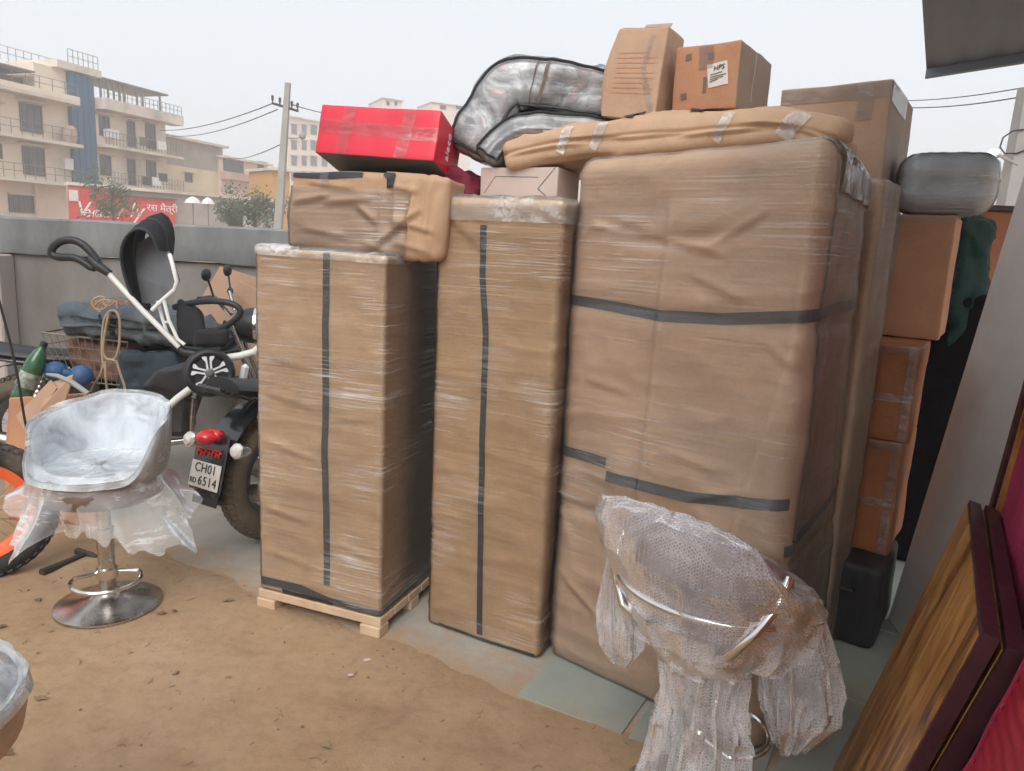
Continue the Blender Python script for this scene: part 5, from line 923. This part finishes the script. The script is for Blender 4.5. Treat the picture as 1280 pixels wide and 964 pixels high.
# green bottle
T = thing('green_bottle', 'green plastic drink bottle leaning in the heap beside the wall pier', 'bottle', tuple(prop_at(30, 500, 3.5)))
p0, p1 = V(prop_at(24, 502, 3.55)), V(prop_at(55, 430, 3.60)); dz = (p1-p0).normalized(); Mb = Matrix.Translation(p0) @ frame((0, 0, 0), dz.orthogonal(), dz.cross(dz.orthogonal())); Lb = (p1-p0).length
Mb = Mb if (Mb.to_3x3() @ Vector((0, 0, 1))).dot(dz) > 0 else Mb @ Matrix.Rotation(math.pi, 4, 'X')
b = MB(); b.lathe([(0, .0), (.035, .002), (.045, .015), (.046, .05), (.043, .06), (.047, .075), (.047, Lb*.58), (.044, Lb*.68), (.03, Lb*.84), (.016, Lb*.92), (.014, Lb*.97), (0, Lb*.97)], 24, Mb); b.build('bottle_body', mt['glass'], T, smooth=True)
b = MB(); b.lathe([(.0475, Lb*.26), (.0485, Lb*.27), (.0485, Lb*.50), (.0475, Lb*.51)], 24, Mb); b.build('label', M('bottle_label', (.25, .28, .22), .5, var=.8, sc=30), T, smooth=True); b = MB(); b.lathe([(0, Lb*.95), (.017, Lb*.95), (.017, Lb+.01), (0, Lb+.01)], 14, Mb); b.build('cap', mt['blk'], T)
# blue dumbbell
T = thing('blue_dumbbell', 'blue vinyl dumbbell lying beside the green bottle', 'dumbbell', tuple(prop_at(85, 480, 3.6))); p0, p1 = prop_at(70, 464, 3.62), prop_at(101, 470, 3.60)
for p, r in ((p0, .048), (p1, .052)):
    b = MB(); b.ball(p, (r*1.1, r, r), 20, 14); b.build('weight', mt['blue'], T, smooth=True)
b = MB(); b.tube([p0, p1], .018, 10); b.build('grip', mt['blue'], T, smooth=True)
# crate that carries bottle, dumbbell and torn cardboard
hx = Hex([[[prop_at(8, 640, 3.45), prop_at(12, 498, 3.5)], [prop_at(8, 640, 3.8), prop_at(12, 498, 3.8)]], [[prop_at(120, 640, 3.45), prop_at(112, 492, 3.5)], [prop_at(120, 640, 3.8), prop_at(112, 492, 3.8)]]], .006, lambda q, n, P: .012*fbm(q*5, 3)); c_ = hx.C; c_[:, :, 0, 2] = .0
tag(hx.mesh('old_carton', mt['carton2'], None, res=.02), 'sagging old brown carton on the ground carrying the green bottle', 'box')
for k, (pts, lab) in enumerate(((((60, 480), (92, 468), (75, 520), (50, 512)), 'torn strip of cardboard sticking up behind the white wrapped stool'), (((20, 520), (62, 476), (70, 486), (34, 545)), 'folded piece of torn cardboard under the green bottle'))):
    pp_ = [prop_at(*p, 3.42-.02*i) for i, p in enumerate(pts)]; b = MB(); b.hexa(pp_, [p+np.array([.004, .006, .002]) for p in pp_]); tag(b.build('cardboard_piece', mt['carton']), lab, 'cardboard')
b = MB(); b.tube([prop_at(*p, 3.4) for p in ((58, 468), (72, 470), (90, 478), (110, 492))], [.006, .011, .013, .012], 8); tag(b.build('grey_hose', M('grey_rubber', (.30, .31, .30), .5), smooth=True), 'short length of grey hose curving over the torn cardboard', 'hose')
# cardboard sheets against the wall
for k, (pts, Yd, lab) in enumerate((((( 235, 400), (275, 333), (330, 350), (330, 470), (240, 470)), 4.75, 'large tan cardboard sheet with a pointed top leaning on the yard wall'), (((265, 420), (300, 352), (345, 372), (345, 470), (262, 470)), 4.66, 'smaller tan cardboard sheet leaning in front of the pointed one'))):
    pp_ = [prop_at(*p, Yd) for p in pts]; n = len(pp_); bk = np.array([0, .008, 0]); b = MB(); b.add(pp_+[p+bk for p in pp_], [tuple(range(n)), tuple(range(2*n-1, n-1, -1))]+[(i, i+n, (i+1) % n+n, (i+1) % n) for i in range(n)]); tag(b.build('cardboard_sheet', mt['carton']), lab, 'cardboard')
b = MB(); b.tube([prop_at(*p, 3.3) for p in ((-12, 340), (0, 380), (12, 425), (22, 470), (30, 520), (40, 570))], .0055, 6); tag(b.build('black_cable', mt['cable'], smooth=True), 'black cable hanging down past the wall pier', 'cable')

# ------------------------------------------------------------------ beyond the wall
class Facade:
    """a wall plane; (px,py) in the photo gives a point on it; boxes are given by two such points and a depth range"""
    def __init__(s, px, Yd, vpx, vpy):
        s.o = at(px, 290, Yd); s.o[2] = 0; d = ray(vpx, vpy); s.u = np.array([d[0], d[1], 0]); s.u /= np.linalg.norm(s.u); s.n = np.array([s.u[1], -s.u[0], 0])
        if s.n[1] > 0: s.n = -s.n
    def sz(s, px, py, off=0.):
        d = ray(px, py); c = s.o+s.n*off; t = ((c-CP)@s.n)/(d@s.n); p = CP+d*t; return (p-s.o)@s.u, p[2]
    def P(s, a, z, off): return s.o+s.u*a+s.n*off+np.array([0, 0, z])
    def box(s, b, a0, a1, z0, z1, d0, d1):
        b.hexa([s.P(a0, z0, d1), s.P(a1, z0, d1), s.P(a1, z0, d0), s.P(a0, z0, d0)], [s.P(a0, z1, d1), s.P(a1, z1, d1), s.P(a1, z1, d0), s.P(a0, z1, d0)]); return b
    def part(s, T, name, mat, a0, a1, z0, z1, d0, d1): return s.box(MB(), a0, a1, z0, z1, d0, d1).build(name, mat, T)
    def window(s, T, px0, py0, px1, py1, mull=2, off=0., fr='winf', proud=.07):
        xm = (px0+px1)/2; a0, _ = s.sz(px0, (py0+py1)/2, off); a1, _ = s.sz(px1, (py0+py1)/2, off); z1 = s.sz(xm, py0, off)[1]; z0 = s.sz(xm, py1, off)[1]; t = .09
        w_ = s.part(T, 'window', mt['pane'], a0+.02, a1-.02, z0+.02, z1-.02, off-.2, off+.012)
        b = MB(); s.box(b, a0, a1, z0, z0+t, off-.05, off+proud); s.box(b, a0, a1, z1-t, z1, off-.05, off+proud); s.box(b, a0, a0+t, z0+t, z1-t, off-.05, off+proud); s.box(b, a1-t, a1, z0+t, z1-t, off-.05, off+proud)
        for k in range(1, mull+1):
            a = a0+(a1-a0)*k/(mull+1); s.box(b, a-.03, a+.03, z0+t, z1-t, off-.05, off+.04)
        b.build('frame', mt[fr], w_); s.part(w_, 'chajja', mt['slab'], a0-.25, a1+.25, z1+.08, z1+.16, off-.05, off+.45); return w_
    def rail(s, T, a0, a1, z, h, off, n=14, mat='rail', bars=2):
        b = MB()
        for k in range(n+1): a = a0+(a1-a0)*k/n; s.box(b, a-.018, a+.018, z, z+h, off-.018, off+.018)
        for k in range(bars): zz = z+h*(1-k/max(1, bars)); b.tube([s.P(a0, zz, off+.022), s.P(a1, zz, off+.022)], .022, 5)
        return b.build('railing', mt[mat], T)
Z1 = 3.765
def zx(x, y): return x/Z1, 60+y/Z1
def mainb():
    T = thing('apartment_house', 'three storey cream apartment house with a tall blue stair panel and roof pergola', 'building', tuple(at(80, 290, 54)))
    fa = Facade(0, 51, 972, 324)
    S = lambda x, y, off=0.: fa.sz(*zx(x, y), off)
    aL = -14.; aB0, aB1 = S(325, 400)[0], S(437, 400)[0]; aR = S(782, 480)[0]
    zR = S(160, 225)[1]; zs2 = S(160, 430)[1]; zs3 = S(160, 625)[1]
    zr1 = S(620, 300)[1]; zr2 = S(620, 482)[1]; zr3 = S(620, 662)[1]
    fa.part(T, 'wall', mt['bld'], aL, aB0, 0, zR, -9, 0); fa.part(T, 'wall', mt['bld'], aB1, aR, 0, zr1, -9, 0)
    ztw = S(390, 128)[1]; fa.part(T, 'stair_tower', mt['bld'], S(163, 150)[0], aB1+.1, zR, ztw, -4, -.02); fa.part(T, 'stair_wall', mt['bld'], aB0, aB1, 0, zR, -9, -.02)
    fa.part(T, 'stair_panel', mt['bluepan'], aB0+.02, aB1-.02, S(390, 660)[1], ztw-.1, -.02, .35)
    for k in range(1, 4):
        a = aB0+(aB1-aB0)*k/4; fa.part(T, 'panel_rib', mt['bluepan'], a-.03, a+.03, S(390, 660)[1], ztw-.12, .35, .40)
    fa.part(T, 'tower_slab', mt['slab'], S(240, 100)[0], aB1+.5, ztw, ztw+.5, -4.3, .6); fa.rail(T, S(300, 60)[0], aB1+.4, ztw+.5, .95, .4, 6); fa.rail(T, S(160, 60)[0], aB1+.4, ztw+.5, .95, -4., 8)
    for zz, a1 in ((zR, aB0-.1), (zs2, aB0-.02), (zs3, aB0+.75)):
        fa.part(T, 'balcony_slab', mt['slab'], aL, a1, zz-.22, zz, .0, 1.35); 
    fa.part(T, 'parapet', mt['bld'], aL, aB0-.1, zR, zR+.35, 1.15, 1.35); fa.rail(T, aL, aB0-.2, zR+.3, .85, 1.25, 20)
    for zz in (zs2, zs3): fa.rail(T, aL, aB0-.1, zz, .95, 1.25, 26)
    b = MB(); fa.box(b, aL, S(158, 150)[0], zR+.3, S(60, 105)[1]-.2, -4, -1.0); b.build('terrace_room', mt['winf'], T); b = MB(); fa.box(b, aL, S(112, 95)[0]+.6, S(60, 88)[1]-.1, S(60, 88)[1], -4, .3); b.build('terrace_roof', mt['rail'], T)
    fa.window(T, *zx(92, 265), *zx(198, 398)); fa.window(T, *zx(105, 468), *zx(210, 600)); fa.window(T, *zx(40, 697), *zx(162, 776), 4); fa.window(T, *zx(-40, 450), *zx(8, 520), 1); fa.window(T, *zx(-60, 262), *zx(-6, 395), 1)
    for x in (2, 175): a = S(x, 720)[0]; fa.part(T, 'pilaster', mt['bldpink'], a-.3, a+.3, 0, zs3-.22, 0, .25)
    b = MB(); c = fa.P(S(292, 400)[0], zs2, .7); b.lathe([(.35, 0), (.48, .3), (.5, .7), (.44, 1.1), (.3, 1.25), (0, 1.28)], 16, Matrix.Translation(V(c))); b.build('water_barrel', mt['terra'], T, smooth=True)
    b = MB(); fa.box(b, S(280, 550)[0], S(320, 550)[0], zs3+1., zs3+1.8, .0, .55); b.build('air_conditioner', mt['umb'], T)
    # right wing
    fa.part(T, 'parapet', mt['slab'], aB1+.05, aR+.7, zr1-.45, zr1+.35, .0, 1.3); fa.part(T, 'balcony_slab', mt['slab'], aB1+.05, aR+.65, zr2-.2, zr2, 0, 1.25); fa.part(T, 'balcony_slab', mt['slab'], aB1+.05, aR+5.5, zr3-.2, zr3+.15, 0, 1.25)
    fa.rail(T, aB1+.1, aR+.6, zr2, .95, 1.15, 24); fa.rail(T, aB1+.1, aR+.6, zr3+.15, .85, 1.15, 24)
    for r in ((465, 322, 515, 415), (598, 345, 635, 465), (683, 357, 730, 435), (470, 508, 522, 600), (600, 525, 637, 645), (688, 533, 733, 608)): fa.window(T, *zx(r[0], r[1]), *zx(r[2], r[3]), 1)
    b = MB(); fa.box(b, S(482, 400)[0], S(530, 400)[0], S(505, 425)[1], S(505, 385)[1], .1, .7); b.build('air_conditioner', mt['umb'], T)
    zt = S(610, 185)[1]
    for x in (455, 490, 517, 545, 567, 625, 652, 733):
        a = S(x, 220)[0]; fa.part(T, 'pergola_post', mt['rail'], a-.06, a+.06, zr1+.35, zt, -.06+.4, .06+.4)
    b = MB(); fa.box(b, aB1, S(770, 210)[0], zt, zt+.12, -3, .5); b.build('pergola_roof', mt['rail'], T); fa.rail(T, aB1+.1, aR+.6, zr1+.35, .7, 1.2, 18)
    for k, (x, y, m_) in enumerate(((680, 440, 'winf'), (712, 455, 'ink'), (760, 458, 'umb'), (690, 625, 'ink'), (765, 608, 'ink'), (735, 628, 'umb'))):
        a, z = S(x, y, 1.2); fa.part(T, 'hung_cloth', mt[m_], a-.45, a+.45, z-.35, z+.3, 1.22, 1.28)
    return fa
FA = mainb()
def simple_house(name, label, px0, pxr, ytop0, Yd, vp, mat, wins, depth=8, slab=True, topmat=None, split=None, group=None):
    T = thing(name, label, 'building', tuple(at((px0+pxr)/2, 290, Yd)), group=group); fa = Facade(px0, Yd, *vp); a0 = fa.sz(px0, ytop0)[0]; a1 = fa.sz(pxr, ytop0)[0]; z = fa.sz(px0, ytop0)[1]
    if split: zsp = fa.sz(px0, split)[1]; fa.part(T, 'wall', mt[mat], a0, a1, 0, zsp, -depth, 0); fa.part(T, 'upper_wall', mt[topmat], a0, a1, zsp, z, -depth, -.01)
    else: fa.part(T, 'wall', mt[mat], a0, a1, 0, z, -depth, 0)
    if slab: fa.part(T, 'roof_slab', mt['slab'], a0-.2, a1+.3, z, z+.2, -depth-.2, .5)
    for r in wins: fa.window(T, *r, 1)
    return T, fa
T, fa = simple_house('brick_house', 'unplastered grey brown house with a sandy lower storey beside the apartment house', 207, 278, 171, 66, (972, 324), 'sandb', [(231, 217, 240, 228)], split=205, topmat='greyb')
fa.part(T, 'water_tank', mt['blk'], fa.sz(209, 165)[0], fa.sz(217, 165)[0], fa.sz(209, 170)[1], fa.sz(209, 160)[1], -3, -1)
T, fa = simple_house('low_house', 'low pinkish house with a dark veranda beyond the shrubs', 276, 334, 197, 72, (972, 324), 'bldpink', [(322, 204, 329, 217)]); fa.part(T, 'veranda', mt['pane'], fa.sz(279, 205)[0], fa.sz(304, 205)[0], fa.sz(290, 215)[1], fa.sz(290, 200)[1], 0, .05); fa.part(T, 'balcony', mt['terra'], fa.sz(276, 218)[0], fa.sz(336, 222)[0], fa.sz(290, 226)[1], fa.sz(290, 217)[1], 0, 1.2)
T, fa = simple_house('ochre_hut', 'small ochre roadside hut behind the near utility pole', 340, 362, 213, 60, (1600, 340), 'ochre', [], depth=4)
wins = []
for r in range(5):
    for (x0, x1) in ((364, 371), (377, 383), (388, 396), (402, 409), (415, 422)): wins.append((x0, 156+r*19.5+(x0-364)*.03, x1, 168+r*19.5+(x0-364)*.03))
simple_house('tower_block', 'distant five storey cream apartment block behind the utility pole', 360, 470, 146, 140, (1500, 335), 'aptm', wins, depth=1.5)
for nm, lab, x0, x1, y, Yd in (('far_block', 'faint flat roofed tower rising behind the red box', 478, 503, 123, 210), ('far_block', 'faint pale tower between the red box and the floral bedding bag', 540, 590, 128, 230), ('far_block', 'faint terracotta and cream building far beyond the orange brown board', 1222, 1262, 251, 190)):
    T, fa = simple_house(nm, lab, x0, x1, y, Yd, (2400, 380), 'aptm', [(x0+(x1-x0)*.2, y+4, x0+(x1-x0)*.35, y+9), (x0+(x1-x0)*.6, y+4, x0+(x1-x0)*.75, y+9)], depth=12)
# roadside wall and red hoarding
T = thing('roadside_wall', 'grey roadside wall running under the apartment house balconies', 'wall', tuple(at(200, 290, 47))); fa = Facade(86, 46, 1500, 335); zt = fa.sz(200, 241)[1]; fa.part(T, 'wall_face', mt['greyb'], fa.sz(86, 260)[0], fa.sz(345, 260)[0], 0, zt, -.3, 0); fa.part(T, 'coping', mt['slab'], fa.sz(86, 260)[0], fa.sz(345, 260)[0], zt, zt+.18, -.5, .25)
T = thing('red_hoarding', 'long red shop hoarding with white lettering in front of the roadside wall', 'hoarding', tuple(at(150, 290, 46)))
for (x0, x1, y0) in ((87, 151, 237), (153, 219, 248)):
    a0, a1 = fa.sz(x0, 260, .3)[0], fa.sz(x1, 260, .3)[0]; fa.part(T, 'board', mt['hoard'], a0, a1, .6, fa.sz((x0+x1)/2, y0, .3)[1], .12, .3); 
fa.part(T, 'board_edge', mt['winf'], fa.sz(153, 260, .3)[0], fa.sz(221, 260, .3)[0], fa.sz(186, 248, .3)[1], fa.sz(186, 246, .3)[1], .1, .42)
pxm = 46/930.
for s, x, y, size in (('V', 102, 262, 1.25), ('en', 113, 265, 1.0), ('du', 127, 266, .9), ('/', 149, 266, 1.2), ('ly', 170, 264, 1.35), ('रस मैत्री', 203, 261, .62)):
    a, z = fa.sz(x, y, .3); text('lettering', s, size, frame(fa.P(a, z, .31), fa.u if fa.u[0] > 0 else -fa.u, (0, 0, 1)), mt['whiteink'], T, shear=.25 if ord(s[0]) < 200 else 0, ext=.01)
a, z = fa.sz(92, 245, .34); fa.part(T, 'notice', mt['plate'], a-.25, a+.25, z-.3, z+.35, .31, .36)
# market umbrellas
for k, (x, y, lab) in enumerate(((241, 252, 'white market umbrella beside the red hoarding, the wider of two'), (260, 253, 'white market umbrella, the narrower one nearer the shrubs'))):
    c = at(x, y, 40); T = thing('market_umbrella', lab, 'umbrella', (c[0], c[1], 0)); b = MB(); r = .42 if k == 0 else .34; b.lathe([(r, -.1), (r*.75, .1), (r*.3, .22), (0, .26)], 10, Matrix.Translation(V(c))); b.lathe([(r-.02, -.1), (r*.73, .08), (0, .22)], 10, Matrix.Translation(V(c))); b.build('canopy', mt['umb'], T, smooth=False); b = MB(); b.tube([(c[0], c[1], 0), tuple(c+np.array([0, 0, .2]))], .03, 6); b.build('pole', mt['rail'], T)
for k, (x, lab, m_) in enumerate(((295, 'dark red gate post beyond the yard wall', 'maroon'), (309, 'pale concrete gate post beyond the yard wall', 'umb'))):
    c = at(x, 262, 38); b = MB(); b.box((c[0], c[1], (c[2]+.3)/2), (.35 if k else .55, .3, c[2]+.3), bev=.02); tag(b.build('gate_post', mt[m_]), lab, 'post')
# shrubs and trees
def tree(name, label, px, pytop, Yd, rx, rz_, n=1500, leaf=.16, zbase=None, group=None):
    c = at(px, pytop, Yd); T = thing(name, label, 'tree', (c[0], c[1], 0), group=group); top = c[2]; cz = top-rz_; b = MB(); b.tube([(c[0], c[1], -.05), (c[0]+.05, c[1], cz*.5), (c[0]-.04, c[1], cz), (c[0], c[1], cz+rz_*.4)], [.11, .09, .07, .03], 8)
    for k in range(9):
        a = random.uniform(0, 6.28); z0 = cz-rz_*.5+random.random()*rz_*.7; l = rx*random.uniform(.5, .9); b.tube([(c[0], c[1], z0), (c[0]+l*.5*math.cos(a), c[1]+l*.5*math.sin(a), z0+.25*rz_), (c[0]+l*math.cos(a), c[1]+l*math.sin(a), z0+.45*rz_)], [.04, .03, .012], 5)
    b.build('trunk', mt['bark'], T, smooth=True); vs = []; fs = []
    cl = [(random.gauss(0, .48), random.gauss(0, .48), random.gauss(0, .45)) for _ in range(26)]
    for k in range(n):
        q = random.choice(cl); p = Vector((c[0]+rx*(q[0]+random.gauss(0, .17)), c[1]+rx*(q[1]+random.gauss(0, .17)), cz+rz_*(q[2]+random.gauss(0, .17)))); 
        d = Vector((random.gauss(0, 1), random.gauss(0, 1), random.gauss(0, .7))).normalized(); e = d.orthogonal().normalized(); f = d.cross(e); s = leaf*random.uniform(.5, 1.2); i = len(vs); vs += [p-e*s, p-f*s*.4+d*s*.1, p+e*s, p+f*s*.4+d*s*.1]; fs.append((i, i+1, i+2, i+3))
    b = MB(); b.add(vs, fs); b.build('crown', mt['leaf'], T)
tree('shrub_tree', 'bushy grey green shrub growing in front of the red hoarding', 139, 219, 40, 1.15, 1.35, 1300, .11)
tree('shrub_tree', 'leafy grey green shrub in front of the ochre hut', 318, 233, 36, 1.25, 1.1, 1600, .10)
tree('shrub_tree', 'dark low shrub between the gate posts and the umbrellas', 286, 252, 37, .7, .55, 800, .09)
# utility pole with crossarm, wires
def ppole(name, label, top, bot, Yd, w0, w1):
    p1 = at(*top, Yd); p2 = at(*bot, Yd); d = (p1-p2)/(p1[2]-p2[2]); p0 = p2-d*(p2[2]+.1); T = thing(name, label, 'utility pole', tuple(p0)); b = MB()
    c = [(-1, -1), (1, -1), (1, 1), (-1, 1)]; b.hexa([tuple(p0+np.array([x*w0, y*w0, 0])) for x, y in c], [tuple(p1+np.array([x*w1, y*w1, 0])) for x, y in c]); b.build('shaft', mt['polec'], T); return T, d
T, d = ppole('utility_pole', 'leaning concrete utility pole with a crossarm behind the shortest parcel', (360, 104), (348, 284), 31, .17, .095)
b = MB(); x0, x1 = at(340, 129, 31), at(373, 139, 31); b.tube([x0, x1], .05, 6); b.build('crossarm', mt['iron'], T)
for s in (.02, .3, .75, .97):
    p = x0*(1-s)+x1*s; b = MB(); b.lathe([(.03, 0), (.03, .12), (.06, .14), (.045, .2), (.06, .24), (.04, .30), (0, .31)], 8, Matrix.Translation(V(p))); b.build('insulator', mt['iron'], T)
b = MB(); p = at(351, 172, 31); b.tube([p, at(372, 173, 31), at(377, 170, 31)], .025, 6); b.ball(at(378, 170, 30.9), .14); b.build('street_light', mt['polec'], T)
def span(name, label, a, b_, sag, r):
    pts = []
    for k in range(13):
        s = k/12; p = a*(1-s)+b_*s; p = p.copy(); p[2] -= sag*4*s*(1-s); pts.append(p)
    b = MB(); b.tube(pts, r, 5); tag(b.build(name, mt['cable']), label, 'wire')
span('overhead_wire', 'uppermost overhead wire running from the leaning pole towards the apartment house', at(342, 129, 31), at(200, 163, 52), .3, .022)
span('overhead_wire', 'second overhead wire running from the leaning pole to the brick house', at(347, 137, 31), at(214, 170, 58), .35, .022)
span('overhead_wire', 'low overhead wire running from the leaning pole to the low house', at(352, 180, 31), at(284, 197, 70), .3, .022)
span('overhead_wire', 'overhead wire running from the leaning pole behind the red box', at(366, 131, 31), at(440, 142, 60), .2, .022)
T, d = ppole('utility_pole', 'concrete lamp pole beyond the house wall, with a street light on an arm', (1286, 110), (1262, 245), 11.5, .13, .10)
b = MB(); b.tube([at(1272, 206, 11.4), at(1256, 198, 11.4), at(1246, 192, 11.4)], .022, 6); b.build('lamp_arm', mt['polec'], T); b = MB(); b.ball(at(1242, 190, 11.35), (.075, .05, .04)); b.build('lamp_head', mt['lamp'], T, smooth=True)
b = MB(); b.tube([at(*p, 11.38) for p in ((1280, 162), (1266, 164), (1254, 172), (1250, 184), (1256, 192), (1270, 192), (1282, 188))], .012, 5); b.build('cable_loop', mt['cable'], T, smooth=True)
span('overhead_wire', 'highest overhead wire crossing the sky behind the big carton', at(1100, 125, 26), at(1300, 106, 15), .12, .012)
span('overhead_wire', 'thick overhead wire crossing the sky just under the highest one', at(1100, 132, 26), at(1300, 117, 15), .15, .014)
span('overhead_wire', 'overhead wire reaching the lamp pole above the green cloth', at(1180, 203, 26), at(1262, 192, 12), .1, .012)

# ------------------------------------------------------------------ haze over the whole place
b = MB(); b.box((0, 120, 9.5), (760, 340, 22.0)); hzo = b.build('haze', None); hzo['kind'] = 'stuff'; tag(hzo, 'pale winter haze hanging over the yard and the street', 'haze')
m = bpy.data.materials.new('haze_air'); m.use_nodes = True; t = m.node_tree; t.nodes.clear(); pv = t.nodes.new('ShaderNodeVolumePrincipled'); pv.inputs['Color'].default_value = (.93, .95, .97, 1); pv.inputs['Density'].default_value = .0042; pv.inputs['Anisotropy'].default_value = .2
om = t.nodes.new('ShaderNodeOutputMaterial'); t.links.new(pv.outputs[0], om.inputs['Volume']); hzo.data.materials.append(m)
